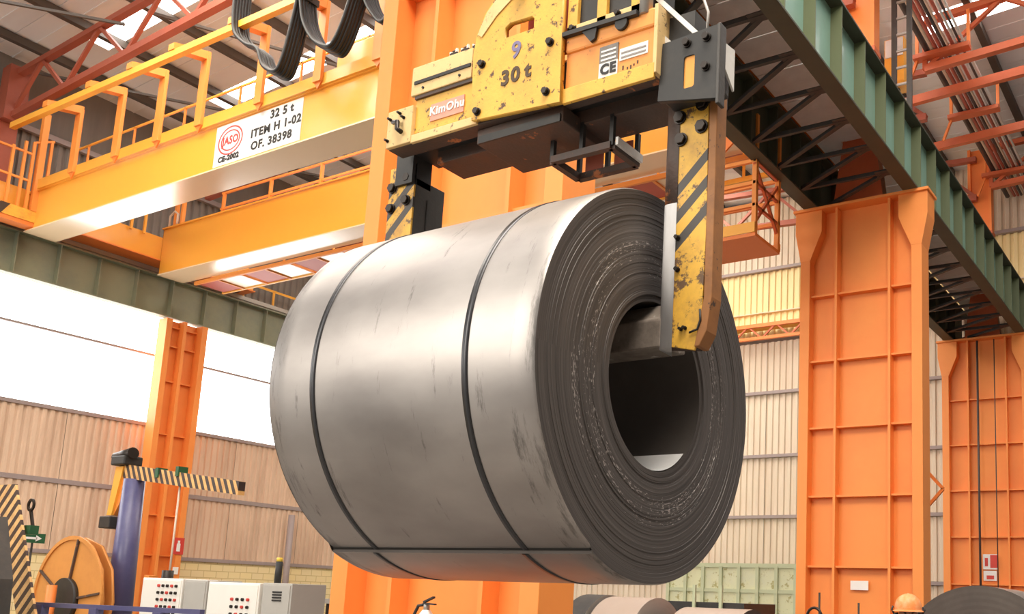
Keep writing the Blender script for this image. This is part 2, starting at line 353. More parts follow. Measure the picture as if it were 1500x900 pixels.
def thing(name, label, cat, loc=(0, 0, 0), group=None):
    o = D.objects.new(name, None); COL.objects.link(o); o.location = loc; o.empty_display_size = .1
    ORG[o.name] = tuple(loc)
    return tag(o, label, cat, group)
def tag(o, label, cat, group=None):
    o['label'] = label; o['category'] = cat
    if group: o['group'] = group
    return o
def struct(o): o['kind'] = 'structure'; return o
def dup(root, loc, label, group=None):
    def cp(o, par):
        c = o.copy(); COL.objects.link(c)
        if par is not None: c.parent = par
        for ch in list(o.children): cp(ch, c)
        return c
    r = cp(root, None); r.location = loc; r['label'] = label
    if group: r['group'] = group
    ORG[r.name] = tuple(loc)
    return r
def copies(proto, offs):
    """more of one part: same mesh, same parent"""
    out = []
    for d in offs:
        c = proto.copy(); COL.objects.link(c); c.location = Vector(proto.location) + Vector(d); out.append(c)
    return out
def text(s, size, loc, right, m, parent, name='lettering', up=(0, 0, 1), depth=.002, align='CENTER', squash=1.0, bold=0.0):
    cu = D.curves.new(name, 'FONT'); cu.body = s; cu.size = size; cu.align_x = align; cu.align_y = 'CENTER'; cu.extrude = depth; cu.offset = bold
    cu.resolution_u = 3; cu.space_character = 1.1
    t = D.objects.new(name, cu); COL.objects.link(t)
    me = D.meshes.new_from_object(t.evaluated_get(bpy.context.evaluated_depsgraph_get())); D.objects.remove(t)
    r = Vector(right).normalized(); u = Vector(up).normalized(); n = r.cross(u)
    off = Vector(ORG[parent.name])
    for v in me.vertices: v.co = Vector(loc) - off + r * (v.co.x * squash) + u * v.co.y + n * v.co.z
    me.materials.clear(); me.materials.append(m)
    o = D.objects.new(name, me); COL.objects.link(o); o.parent = parent; ORG[o.name] = ORG[parent.name]
    if len(s.replace(' ', '')) > 1: o['kind'] = 'stuff'
    return o
def holed(name, outer, holes, x0, x1, m, parent, bevel=0):
    """a plate in a plane of constant x with holes cut through it; outlines are (y, z)"""
    cu = D.curves.new(name, 'CURVE'); cu.dimensions = '2D'; cu.fill_mode = 'BOTH'; cu.extrude = abs(x1 - x0) / 2
    for pl in [outer] + holes:
        sp = cu.splines.new('POLY'); sp.points.add(len(pl) - 1); sp.use_cyclic_u = True
        for p, (a, b) in zip(sp.points, pl): p.co = (a, b, 0, 1)
    t = D.objects.new(name, cu); COL.objects.link(t)
    me = D.meshes.new_from_object(t.evaluated_get(bpy.context.evaluated_depsgraph_get())); D.objects.remove(t)
    off = Vector(ORG[parent.name])
    for v in me.vertices: v.co = Vector(((x0 + x1) / 2 + v.co.z, v.co.x, v.co.y)) - off
    bm = bmesh.new(); bm.from_mesh(me); bmesh.ops.remove_doubles(bm, verts=bm.verts, dist=1e-5); bmesh.ops.recalc_face_normals(bm, faces=bm.faces); bm.to_mesh(me); bm.free()
    me.materials.clear(); me.materials.append(m)
    o = D.objects.new(name, me); COL.objects.link(o); o.parent = parent; ORG[o.name] = ORG[parent.name]
    return o
def bolt_x(parent, x, y, z, r=.014, m=None):
    mb = MB(); mb.cyl((x, y, z), (x - .008, y, z), r * 1.25, 14); mb.cyl((x - .008, y, z), (x - .024, y, z), r, 6)
    return mb.build('bolt', m or M['bolt'], parent)
def rounded(y0, y1, z0, z1, r, n=5):
    out = []
    for cy, cz, a0 in ((y1 - r, z1 - r, 0), (y0 + r, z1 - r, 90), (y0 + r, z0 + r, 180), (y1 - r, z0 + r, 270)):
        for k in range(n + 1):
            a = math.radians(a0 + 90 * k / n); out.append((cy + r * math.cos(a), cz + r * math.sin(a)))
    return out

# ================================================================== THE HALL
XE, YW = 27.5, 26.5              # end wall, far side wall
floor = struct(MB().box(-14, XE + .3, -16, YW + .4, -.2, 0).build('floor', M['concrete']))

def corr(n, pitch, depth, h, along, t=.0):
    """one corrugated sheet, n ribs wide, h high, starting at the origin; along 'X' faces -Y, along 'Y' faces -X"""
    prof = []
    for i in range(n):
        b = i * pitch
        prof += [(b, 0), (b + pitch * .42, 0), (b + pitch * .54, depth), (b + pitch * .88, depth)]
    prof.append((n * pitch, 0))
    vs = []
    for z in (0, h):
        for u, d in prof: vs.append((u, d, z) if along == 'X' else (d, u, z))
    k = len(prof)
    return vs, [(i, i + 1, k + i + 1, k + i) for i in range(k - 1)]

def clad(parent, along, base, u0, count, n, pitch, z0, z1, m, depth=.045, name='cladding_sheet'):
    w_ = n * pitch - .012
    vs, fs = corr(n, (n * pitch - .012) / n, depth, z1 - z0, along)
    mb = MB(); mb.add([((u0 + x, base + y, z0 + z) if along == 'X' else (base + x, u0 + y, z0 + z)) for x, y, z in vs], fs)
    o = mb.build(name, m, parent)
    step = (n * pitch, 0, 0) if along == 'X' else (0, n * pitch, 0)
    copies(o, [tuple(c * k for c in step) for k in range(1, count)])
    return o

# --- far side wall: blockwork, two rows of cladding, the bright translucent band, grey cladding above
wl = struct(MB().box(-2, XE, YW, YW + .3, 0, 2.28).build('wall_left', M['block']))
MB().box(-2, XE, YW + .12, YW + .22, 2.28, 6.0).build('backing', M['clad_dark'], wl)
MB().box(-2, XE, YW - .06, YW + .1, 2.26, 2.36).build('sill_rail', M['girt'], wl)
MB().box(-2, XE, YW - .03, YW + .06, 4.08, 4.2).build('girt', M['girt'], wl)
MB().box(-2, XE, YW - .04, YW + .1, 5.98, 6.08).build('girt', M['girt'], wl)
clad(wl, 'X', YW, -2, 12, 13, .19, 2.36, 4.1, M['clad_left'])
clad(wl, 'X', YW, -2, 12, 13, .19, 4.17, 6.0, M['clad_left'])
clad(wl, 'X', YW, -2, 12, 11, .2245, 10.0, 13.05, M['clad_dark'], .06)
MB().box(-2, XE, YW + .12, YW + .22, 10.0, 15).build('backing', M['clad_dark'], wl)
MB().box(-2, XE, YW - .14, YW, 13.02, 13.16).build('girt', M['girt'], wl)
w1 = struct(MB().box(-2, XE, YW + .12, YW + .16, 6.08, 10.0).build('window_1', M['window']))
MB().box(-2, XE, YW + .02, YW + .1, 8.02, 8.08).build('glazing_bar', M['girt'], w1)

# --- end wall
we = struct(MB().box(XE + .12, XE + .3, -2, YW + .3, 0, 15.4).build('wall_end', M['clad_dark']))
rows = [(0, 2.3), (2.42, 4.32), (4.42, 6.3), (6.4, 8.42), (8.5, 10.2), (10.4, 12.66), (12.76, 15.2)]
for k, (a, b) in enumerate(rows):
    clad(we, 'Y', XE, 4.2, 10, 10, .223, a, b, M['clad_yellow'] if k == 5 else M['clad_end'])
for z in (2.36, 4.37, 6.35, 8.46, 12.71):
    MB().box(XE - .12, XE + .02, 4, YW, z - .05, z + .05).build('girt', M['girt'], we)
MB().box(XE - .1, XE + .03, 4, YW, 11.2, 11.23).build('seam', M['clad_end'], we)
# the orange walkway truss that runs along the end wall
wt = tag(thing('wall_walkway_truss', '', '', (XE - .7, 14, 10.1)), 'orange lattice truss running along the cream end wall behind the coil', 'truss')
MB().box(XE - .75, XE - .63, 7, 26, 10.52, 10.64).build('top_chord', M['orange'], wt)
MB().box(XE - .75, XE - .63, 7, 26, 10.1, 10.2).build('bottom_chord', M['orange'], wt)
MB().box(XE - .62, XE - .05, 7, 26, 10.6, 10.64).build('walkway_plate', M['yellow_rail'], wt)
zz = MB().bar((XE - .69, 7, 10.15), (XE - .69, 7.5, 10.58), .05).build('lattice_bar', M['truss_orange'], wt)
copies(zz, [(0, k, 0) for k in range(1, 19)])
zz = MB().bar((XE - .69, 7.5, 10.58), (XE - .69, 8, 10.15), .05).build('lattice_bar', M['truss_orange'], wt)
copies(zz, [(0, k, 0) for k in range(1, 19)])

# --- unseen wall added beside our own bay to block light from that side
wr = struct(MB().box(-14, XE + .3, -9.3, -9.0, 0, 15.9).build('light_block_wall', M['clad_dark']))

# --- roof: one slope each way over the far bay, one over our own bay
def roof_z(y):
    if y > 16.05: return 14.9 + .052 * (26 - y)
    if y > 5.6: return 14.9 + .052 * (26 - 16.05) - .05 * (16.05 - y)
    return 14.92 + .052 * (5.6 - y)
slopes = [(26.6, 16.05), (16.05, 5.6), (5.6, -9.0)]
ceil = struct(MB().box(-2, XE + .3, 16.0, 16.1, 15.47, 15.52).build('ceiling', M['purlin']))
sky_far = [(.6, 1.3), (4.0, 4.65), (7.4, 8.05), (10.82, 11.46), (14.15, 14.75), (17.6, 18.2)]
sky_near = [(-4.5, -3.8), (-1, -.3), (2.5, 3.2), (5.9, 6.6), (9.3, 10.0), (12.7, 13.4), (16.1, 16.8), (19.42, 20.16)]
wi = 2
def slope_piece(mb, x0, x1, ya, yb, t=.05):
    za, zb = roof_z(ya - .001), roof_z(yb + .001)
    return mb.add([(x0, ya, za), (x1, ya, za), (x1, yb, zb), (x0, yb, zb), (x0, ya, za + t), (x1, ya, za + t), (x1, yb, zb + t), (x0, yb, zb + t)],
                  [(0, 1, 2, 3), (7, 6, 5, 4), (0, 4, 5, 1), (1, 5, 6, 2), (2, 6, 7, 3), (3, 7, 4, 0)])
for si, (ya, yb) in enumerate(slopes):
    strips = sky_near if si == 2 else sky_far
    x = -6.0 if si == 2 else -2.0
    for (s0, s1) in strips + [(XE + .3, None)]:
        n = max(1, round((s0 - x) / 1.1)); st = (s0 - x) / n
        mb = MB(); slope_piece(mb, x, x + st - .015, ya, yb)
        mb.bar((x + st * .5, ya, roof_z(ya - .001) - .006), (x + st * .5, yb, roof_z(yb + .001) - .006), .03, .02)
        o = mb.build('roof_sheet', M['roof'], ceil)
        copies(o, [(st * k, 0, 0) for k in range(1, n)])
        if s1 is None: break
        y_a = 24.2 if si == 0 else ya
        if si == 0: MB_e = MB(); slope_piece(MB_e, s0, s1, ya, y_a); MB_e.build('roof_sheet', M['roof'], ceil)
        mb = MB(); slope_piece(mb, s0, s1, y_a, yb, .03)
        struct(mb.build('window_%d' % wi, M['skylight'])); wi += 1
        x = s1
    k = 0; y = ya - 1.1
    while y > yb + .3:
        z = roof_z(y) - .11
        MB().box(-5 if si == 2 else -1.8, XE, y - .08, y + .08, z - .1, z + .09).build('purlin', M['purlin'], ceil); y -= 2.0

# --- roof trusses
def truss(x, ya, yb, zc0, zc1, m, label, group=None, panels=6, top=1.15):
    """a truss in a plane of constant x from ya to yb; bottom chord from zc0 to zc1"""
    t = thing('roof_truss', label, 'truss', (x, (ya + yb) / 2, zc0), group)
    b = lambda k: Vector((x, ya + (yb - ya) * k, zc0 + (zc1 - zc0) * k))
    u = lambda k: Vector((x, ya + (yb - ya) * k, zc0 + top + (zc1 - zc0) * k))
    MB().bar(b(0), b(1), .16, .16).build('bottom_chord', m, t)
    MB().bar(u(0), u(1), .16, .14).build('top_chord', m, t)
    for k in range(panels):
        a, c, e = k / panels, (k + .5) / panels, (k + 1) / panels
        MB().bar(b(a), u(c), .085).build('diagonal', m, t)
        MB().bar(u(c), b(e), .085).build('diagonal', m, t)
    MB().bar(b(0), u(0), .1).build('end_post', m, t)
    return t
for i, x in enumerate((5.64, 10.36, 15.7, 20.6, 25.6)):
    n_ = ('nearest', 'second nearest', 'third', 'fourth', 'farthest')[i]
    truss(x, 26.2, 16.05, 13.1, 13.63, M['truss'], f'red-brown roof truss over the far bay beside the grey side wall, {n_} one', panels=4)
    truss(x, 16.05, 5.8, 13.63, 13.1, M['truss'], f'red-brown roof truss over the far bay beside the orange columns, {n_} one', panels=4)
truss(19.1, 5.4, -8, 13.4, 13.95, M['truss_orange'], 'orange-red roof truss over the near bay, just above the first pipe bracket', panels=4)
truss(25.6, 5.4, -8, 13.35, 13.95, M['truss_orange'], 'orange-red roof truss over the near bay above the far orange post', panels=4)
for i, (x, z, dz) in enumerate(((20.25, 13.4, .08), (22.6, 13.35, .0))):
    tag(MB().bar((x, 6.7, z - .03), (x, -8.5, z + .5), .14, .2).build('tie_beam', M['truss_orange']), ('red roof tie beam between the two upper right pipe brackets', 'orange roof tie beam beyond the second pipe bracket')[i], 'beam')
# wall posts of the far side that carry the trusses
for i, x in enumerate((10.36, 20.6)):
    p = thing('wall_post', ('red-brown wall post below the end of the upper left truss', 'red-brown wall post on the grey side wall, farther off')[i], 'post', (x, 26.1, 10))
    MB().box(x - .22, x + .22, 26.25, 26.45, 10.0, 14.4).build('web', M['truss'], p)
    MB().box(x - .24, x + .24, 25.98, 26.25, 12.95, 14.4).build('head', M['truss'], p)
# thin wind braces under the roof
for i, (a, b) in enumerate((((10.5, 25.5, 14.2), (15.6, 21, 14.0)), ((10.5, 20.5, 14.3), (15.6, 17, 14.1)), ((5.8, 25.5, 14.2), (10.2, 21, 14.0)), ((15.8, 25.5, 14.2), (20.5, 21, 14.0)))):
    tag(MB().bar(a, b, .06).build('wind_brace', M['purlin']), ('thin dark brace crossing under the far roof from side wall', 'thin dark brace rising towards the side wall under the roof', 'thin dark brace at the upper left corner of the roof', 'thin dark brace beyond the third truss')[i], 'brace')

# ================================================================== COLUMNS between the bays
ZC = 9.0
def column(x0, label, upper=True, cable=False):
    c = thing('crane_column', label, 'column', (x0, 5.7, 0))
    YL, YR, F = 6.84, 4.53, .44
    m = M['orange_col']
    MB().box(x0 + .22, x0 + .26, YR + .18, YL - .18, 0, ZC).build('web_plate', m, c)
    for s, (a, b) in enumerate(((YL - .19, YL), (YR, YR + .19))):
        MB().box(x0, x0 + F, a, b, 0, ZC - .9).build('flange', m, c, .006)
    # flared heads of the flanges, flush with the front and side
    MB().prism([(YL - .19, ZC - .98), (YL, ZC - .98), (YL + .11, ZC - .42), (YL + .11, ZC), (YL - .42, ZC), (YL - .42, ZC - .42)], 'X', x0 - .004, x0 + F + .004).build('flared_head', m, c, .005)
    MB().prism([(YR, ZC - .98), (YR + .19, ZC - .98), (YR + .42, ZC - .42), (YR + .42, ZC), (YR - .11, ZC), (YR - .11, ZC - .42)], 'X', x0 - .004, x0 + F + .004).build('flared_head', m, c, .005)
    for y in (6.14, 5.13):
        MB().box(x0 + .02, x0 + .22, y - .022, y + .022, 0, ZC).build('rib', m, c)
    z = 1.06
    st = []
    while z < ZC - .6:
        st.append(z); z += 1.2555
    for z in st:
        MB().box(x0 + .07, x0 + .22, YR + .19, YL - .19, z - .018, z + .018).build('stiffener', m, c)
    MB().box(x0 - .06, x0 + F + .06, YR - .14, YL + .14, ZC, ZC + .05).build('cap_plate', m, c)
    MB().box(x0 - .25, x0 + F + .25, YR - .25, YL + .25, 0, .05).build('base_plate', m, c)
    # gusset and upper post that carries the roof
    MB().prism([(6.22, ZC + .05), (5.25, ZC + .05), (5.42, 10.3), (6.03, 10.3)], 'X', x0 + .05, x0 + .33).build('gusset', M['truss_orange'], c)
    if upper:
        MB().box(x0 + .14, x0 + .22, 5.5, 5.98, 10.3, 14.6).build('upper_web', M['orange'], c)
        for a, b in ((5.42, 5.5), (5.98, 6.06)):
            MB().box(x0 + .02, x0 + .34, a, b, 10.3, 14.6).build('upper_flange', M['orange'], c)
        MB().box(x0, x0 + .36, 5.4, 6.08, 12.0, 12.1).build('splice_plate', M['truss_orange'], c)
    return c
c0 = column(5.62, 'tall orange built-up column right behind the hanging coil')
c1 = column(15.72, 'tall orange ribbed column with a small white notice, right of the coil')
c2 = column(25.62, 'orange ribbed column at the right edge with a fire sign')
nt_ = tag(MB().box(15.88, 15.885, 5.545, 5.87, 1.92, 2.08).build('notice', M['label_white'], None, 0), 'small white notice stuck on the orange column above the worker', 'notice')
# conduit and cables down the far column, fire sign
fs_ = thing('fire_sign', 'red and white fire sign on the far right orange column', 'sign', (25.78, 5.64, 2.4))
MB().box(25.77, 25.78, 5.46, 5.83, 2.72, 3.12).build('panel', M['label_white'], fs_)
MB().box(25.76, 25.77, 5.46, 5.64, 2.76, 3.1).build('red_field', M['sign_red'], fs_)
MB().box(25.76, 25.77, 5.7, 5.78, 2.8, 3.02).build('symbol', M['sign_red'], fs_)
MB().box(25.77, 25.78, 5.48, 5.82, 2.42, 2.68).build('lower_panel', M['label_white'], fs_)
MB().box(25.76, 25.77, 5.55, 5.74, 2.46, 2.56).build('symbol', M['sign_red'], fs_)
for i, (y, m_, r_) in enumerate(((5.86, 'pipe_dark', .03), (5.41, 'pipe_dark', .014))):
    tag(MB().tube([(25.6, y, 1.2), (25.6, y, 8.95)], r_, 8).build('conduit', M[m_]), ('dark vertical conduit down the far right column', 'thin dark cable beside the conduit on the far right column')[i], 'conduit')
# narrow lattice ladder behind the middle column
ll = thing('lattice_brace', 'orange bent lattice brace between the two right-hand columns', 'brace', (18.2, 5.5, 2.2))
for k in range(1):
    z = 3.5 + k * .9
    MB().bar((18.2, 5.25, z), (18.2, 4.85, z + .45), .06).build('lattice_bar', M['orange'], ll)
    MB().bar((18.2, 4.85, z + .45), (18.2, 5.25, z + .9), .06).build('lattice_bar', M['orange'], ll)
MB().box(18.12, 18.28, 5.25, 5.33, 0, 9).build('upright', M['orange'], ll)

# column of the far row
lc = thing('side_column', 'orange column with lit recesses on the far side wall, left of the coil', 'column', (14.55, 25.6, 0))
MB().box(14.6, 15.68, 25.72, 25.76, 0, 8.95).build('web_plate', M['orange_col'], lc)
MB().box(15.55, 15.72, 25.4, 25.9, 0, 8.95).build('flange', M['orange_col'], lc)
MB().box(14.56, 14.72, 25.5, 25.9, 0, 8.95).build('flange', M['orange_col'], lc)
MB().box(15.03, 15.12, 25.45, 25.72, 0, 8.95).build('rib', M['orange_col'], lc)
for z in (2.35, 3.45, 5.7, 7.2, 8.2, 8.75):
    MB().box(14.72, 15.55, 25.62, 25.72, z - .02, z + .02).build('stiffener', M['orange_col'], lc)
sg = thing('extinguisher_sign', 'red extinguisher sign on the orange side column', 'sign', (15.3, 25.36, 2.2))
MB().box(15.42, 15.74, 25.37, 25.38, 2.4, 2.86).build('panel', M['sign_red'], sg)
MB().box(15.53, 15.63, 25.36, 25.37, 2.48, 2.7).build('symbol', M['label_white'], sg)
MB().box(15.55, 15.61, 25.36, 25.37, 2.7, 2.78).build('symbol', M['label_white'], sg)
tag(MB().box(15.5, 15.66, 25.375, 25.38, 1.85, 2.05).build('instruction_card', M['label_white']), 'small white card below the red extinguisher sign', 'card')

# ================================================================== CRANE RUNWAYS
def runway(yf, side, x0, x1, z0, z1, m, label, fl=.27, xs=None, rail=True, under=None, rib=None):
    """plate girder along x; side -1: the web is seen from -y; yf is the outer edge of the flange on that side"""
    g = thing('runway_girder', label, 'girder', ((x0 + x1) / 2, yf, z0))
    yw = yf - side * (fl - .06)
    lo, hi = sorted((yf, yf - side * fl))
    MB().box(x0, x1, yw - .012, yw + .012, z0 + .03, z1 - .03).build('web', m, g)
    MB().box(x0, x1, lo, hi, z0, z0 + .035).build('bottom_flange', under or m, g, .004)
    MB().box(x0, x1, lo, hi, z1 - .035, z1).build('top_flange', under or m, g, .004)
    a, b = sorted((yw + side * .012, yf - side * .02))
    x = xs
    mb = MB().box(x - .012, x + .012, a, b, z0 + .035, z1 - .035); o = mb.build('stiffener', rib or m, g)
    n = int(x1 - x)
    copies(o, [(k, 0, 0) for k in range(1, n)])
    if rail:
        MB().box(x0, x1, yw - .04, yw + .04, z1, z1 + .09).build('crane_rail', M['grey_steel'], g)
    return g
runway(4.58, -1, 6.0, 27.4, 9.05, 10.40, M['green'], 'green plate girder of the crane runway crossing the upper right', xs=6.95, under=M['green_dark'], rib=M['green_rib_shaded'])
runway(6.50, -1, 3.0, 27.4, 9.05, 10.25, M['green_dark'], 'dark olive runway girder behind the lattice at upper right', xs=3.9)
runway(25.6, -1, 0, 27.4, 9.0, 10.12, M['green_left'], 'long grey-green runway girder along the far side window band', xs=.7)
# the lattice and deck that tie the two girders together
sl = thing('surge_lattice', 'dark lattice and deck plates under the right-hand crane runway', 'lattice', (15, 5.6, 9.1))
dk = MB().box(3, 3.98, 4.9, 6.5, 10.3, 10.33).build('deck_plate', M['deck'], sl)
copies(dk, [(k, 0, 0) for k in range(1, 24)])
b1 = MB().box(2.97, 3.03, 4.85, 6.5, 9.08, 9.15).build('strut', M['black'], sl)
b2 = MB().bar((3, 4.87, 9.11), (4, 6.48, 9.11), .08, .06).build('lattice_bar', M['black'], sl)
copies(b1, [(k - .07, 0, 0) for k in range(1, 24)]); copies(b2, [(k - .07, 0, 0) for k in range(0, 24)])
b3 = MB().box(3.9, 4.1, 4.84, 5.1, 9.085, 9.1).build('node_plate', M['black'], sl)
copies(b3, [(k - .07, 0, 0) for k in range(1, 23)])
# walkway and handrail along the far runway
ww = thing('runway_walkway', 'grey walkway with a thin yellow handrail along the far runway', 'walkway', (18, 26, 10.1))
MB().box(2, 27.3, 25.72, 26.2, 10.2, 10.32).build('deck', M['grey_steel'], ww)
MB().box(15.6, 27.3, 26.05, 26.1, 10.86, 10.92).build('handrail', M['yellow_rail'], ww)
for k in range(11): MB().box(16.05 + k * 1.05, 16.1 + k * 1.05, 26.05, 26.1, 10.32, 10.88).build('rail_post', M['yellow_rail'], ww)

# ================================================================== THE YELLOW BRIDGE CRANE in the far bay
bc = thing('bridge_crane', 'yellow overhead bridge crane with two box girders spanning the far bay', 'crane', (12, 16, 9.9))
def box_girder(x0, x1, z0, z1, ya, yb):
    MB().box(x0, x0 + .012, ya, yb, z0, z1).build('web', M['yellow'], bc)
    MB().box(x1 - .012, x1, ya, yb, z0, z1).build('web', M['yellow'], bc)
    MB().box(x0 - .03, x1 + .03, ya, yb, z0 - .03, z0).build('bottom_flange', M['cream'], bc)
    MB().box(x0 - .05, x1 + .05, ya, yb, z1, z1 + .04).build('top_flange', M['yellow'], bc)
    MB().box(x0, x1, ya, ya + .012, z0, z1).build('end_plate', M['orange'], bc)
    MB().box(x0, x1, yb - .012, yb, z0, z1).build('end_plate', M['orange'], bc)
box_girder(10.6, 11.27, 9.96, 10.9, 7.15, 25.1)
box_girder(13.93, 14.6, 9.94, 11.22, 7.15, 25.1)
# ledge channel along girder one with brackets
MB().box(10.5, 10.6, 7.3, 24.6, 10.92, 10.96).build('ledge', M['yellow'], bc)
MB().box(10.5, 10.53, 7.3, 24.6, 10.96, 11.16).build('kick_plate', M['yellow'], bc)
ys = [23.0, 21.2, 19.6, 18.1, 16.15, 14.4, 12.8, 11.2, 9.6]
for i, y in enumerate(ys):
    p = MB(); p.box(10.43, 10.5, y - .11, y + .11, 10.98, 12.62); p.box(10.5, 10.56, y - .012, y + .012, 11.0, 12.6)
    p.build('post', M['orange_rail'], bc, .004)
    MB().prism([(10.5, 12.62), (10.43, 12.62), (9.72, 12.42), (9.72, 12.28), (10.43, 12.44)], 'Y', y - .1, y + .1).build('arm', M['orange_rail'], bc)
    MB().prism([(y - .1, 10.98), (y + .1, 10.98), (y, 10.84)], 'X', 10.47, 10.5).build('gusset', M['orange'], bc)
MB().box(9.74, 9.86, 7.4, 24.6, 12.14, 12.28).build('festoon_rail', M['yellow_rail'], bc)
for z in (11.72, 12.25):
    MB().bar((11.25, 7.4, z), (11.25, 24.5, z), .04).build('handrail', M['yellow_rail'], bc)
for k in range(9): MB().box(11.23, 11.27, 8 + 2.0 * k, 8.04 + 2.0 * k, 10.94, 12.27).build('rail_post', M['orange_rail'], bc)
# end trucks on the two runways
for nm, ya, yb in (('end_truck', 25.1, 25.72), ('end_truck', 6.2, 6.95)):
    MB().box(8.3, 16.8, ya, yb, 10.36, 11.0).build(nm, M['yellow'], bc, .01)
    MB().box(8.25, 16.85, ya - .03, yb + .02, 10.33, 10.36).build('truck_flange', M['orange'], bc)
for x in (8.7, 16.4):
    for y in (25.47, 6.63):
        MB().cyl((x, y - .08, 10.45), (x, y + .08, 10.45), .22, 20).build('wheel', M['dark_grey'], bc)
# near end platform with railings (upper left)
MB().box(8.4, 10.7, 24.7, 25.1, 10.1, 10.38).build('platform', stripe_mat('platform_stripes', (.9, .43, .05), (.05, .03, .02), .0, -.6, 1.3, .16, off=.15, kx=1.0, lvl=.8), bc)
MB().box(8.4, 10.95, 24.72, 25.1, 10.0, 10.1).build('platform_floor', M['orange'], bc)
for x, z1 in ((8.6, 11.8), (9.5, 11.8), (9.95, 11.85), (10.2, 12.05), (10.38, 12.1), (10.55, 12.9), (10.75, 12.3)):
    MB().bar((x, 24.75, 10.38), (x, 24.75, z1), .06 if z1 < 12.5 else .14).build('rail_post', M['orange_rail'], bc)
for z in (11.1, 11.78):
    MB().bar((8.4, 24.75, z), (10.4, 24.75, z), .05).build('handrail', M['orange_rail'], bc)
MB().bar((10.4, 24.75, 12.1), (10.8, 24.75, 12.3), .05).build('handrail', M['orange_rail'], bc)
# carriage beam between the girders at the far runway, and small rail posts there
for x in (13.0, 13.35): MB().bar((x, 25.0, 10.9), (x, 25.0, 11.75), .06).build('rail_post', M['yellow_rail'], bc)
for y in (24.7, 24.4): MB().bar((14.0, y, 11.26), (14.0, y, 12.2), .09).build('rail_post', M['orange_rail'], bc)
MB().tube([(13.95, 24.9, 11.26), (13.95, 24.9, 11.6), (13.95, 24.7, 11.7), (13.95, 24.55, 11.6), (13.95, 24.55, 11.26)], .03).build('lifting_eye', M['pipe_pale'], bc)
# walkway along girder two with red-brown gratings
wz = 9.8
MB().box(14.66, 14.72, 7.2, 24.6, wz, wz + .1).build('walkway_bearer', M['orange_rail'], bc)
MB().box(15.5, 15.56, 7.2, 24.6, wz, wz + .1).build('walkway_bearer', M['yellow_rail'], bc)
pl = MB().box(14.72, 15.5, 23.6, 24.5, wz + .03, wz + .05).build('grating', M['red_paint'], bc); copies(pl, [(0, -2.0 * k, 0) for k in range(1, 8)])
pl = MB().box(14.72, 15.5, 22.6, 23.56, wz + .03, wz + .05).build('floor_plate', M['cream'], bc); copies(pl, [(0, -2.0 * k, 0) for k in range(1, 8)])
cb_ = MB().box(14.7, 15.52, 23.56, 23.62, wz, wz + .08).build('cross_bearer', M['orange_rail'], bc); copies(cb_, [(0, -1.0 * k, 0) for k in range(1, 16)])
MB().bar((15.53, 7.3, 10.95), (15.53, 24.4, 10.95), .045).build('handrail', M['yellow_rail'], bc)
for k in range(9): MB().bar((15.53, 8 + 2 * k, 9.9), (15.53, 8 + 2 * k, 10.95), .045).build('rail_post', M['yellow_rail'], bc)
# handrail on top of girder two
for z in (11.75, 12.2):
    MB().bar((14.5, 7.3, z), (14.5, 23.5, z), .05).build('handrail', M['orange_rail'], bc)
for k in range(9): MB().bar((14.5, 23.4 - 2 * k, 11.26), (14.5, 23.4 - 2 * k, 12.2), .07).build('rail_post', M['orange_rail'], bc)
# electrical cabinets on girder one near the columns
MB().box(11.0, 11.4, 12.9, 14.6, 10.95, 12.0).build('switch_cabinet', M['yellow'], bc, .01)
MB().box(10.98, 11.35, 11.2, 12.6, 10.95, 12.5).build('switch_cabinet', M['orange_rail'], bc, .01)
# rating plate on girder one
sp_ = MB().box(10.592, 10.6, 14.93, 17.62, 10.0, 10.88).build('rating_plate', M['label_white'], bc)
def oval(parent, x, cy, cz, ry, rz, th, m, name='logo_oval'):
    n = 40; vs = []
    for i in range(n):
        a = 2 * PI * i / n
        for k in (1, 1 - th):
            vs.append((x, cy + ry * k * math.cos(a), cz + rz * k * math.sin(a)))
    MB().add(vs, [(2 * i, 2 * i + 1, (2 * i + 3) % (2 * n), (2 * i + 2) % (2 * n)) for i in range(n)]).build(name, m, parent)
RT = (0, -1, 0); xp = 10.588
oval(sp_, xp, 17.12, 10.5, .40, .31, .1, M['ink_red']); oval(sp_, xp, 17.12, 10.5, .31, .225, .12, M['ink_red'])
text('JASO', .24, (xp, 17.12, 10.5), RT, M['ink_red'], sp_, squash=.9, bold=.009)
text('CE-2002', .16, (xp, 17.12, 10.12), RT, M['ink'], sp_, squash=1.1, bold=.009)
text('32 5 t', .24, (xp, 15.55, 10.74), RT, M['ink'], sp_, squash=1.1, bold=.009)
text('ITEM H 1-02', .24, (xp, 15.7, 10.46), RT, M['ink'], sp_, squash=1.1, bold=.009)
text('OF. 38398', .24, (xp, 15.8, 10.19), RT, M['ink'], sp_, squash=1.1, bold=.009)

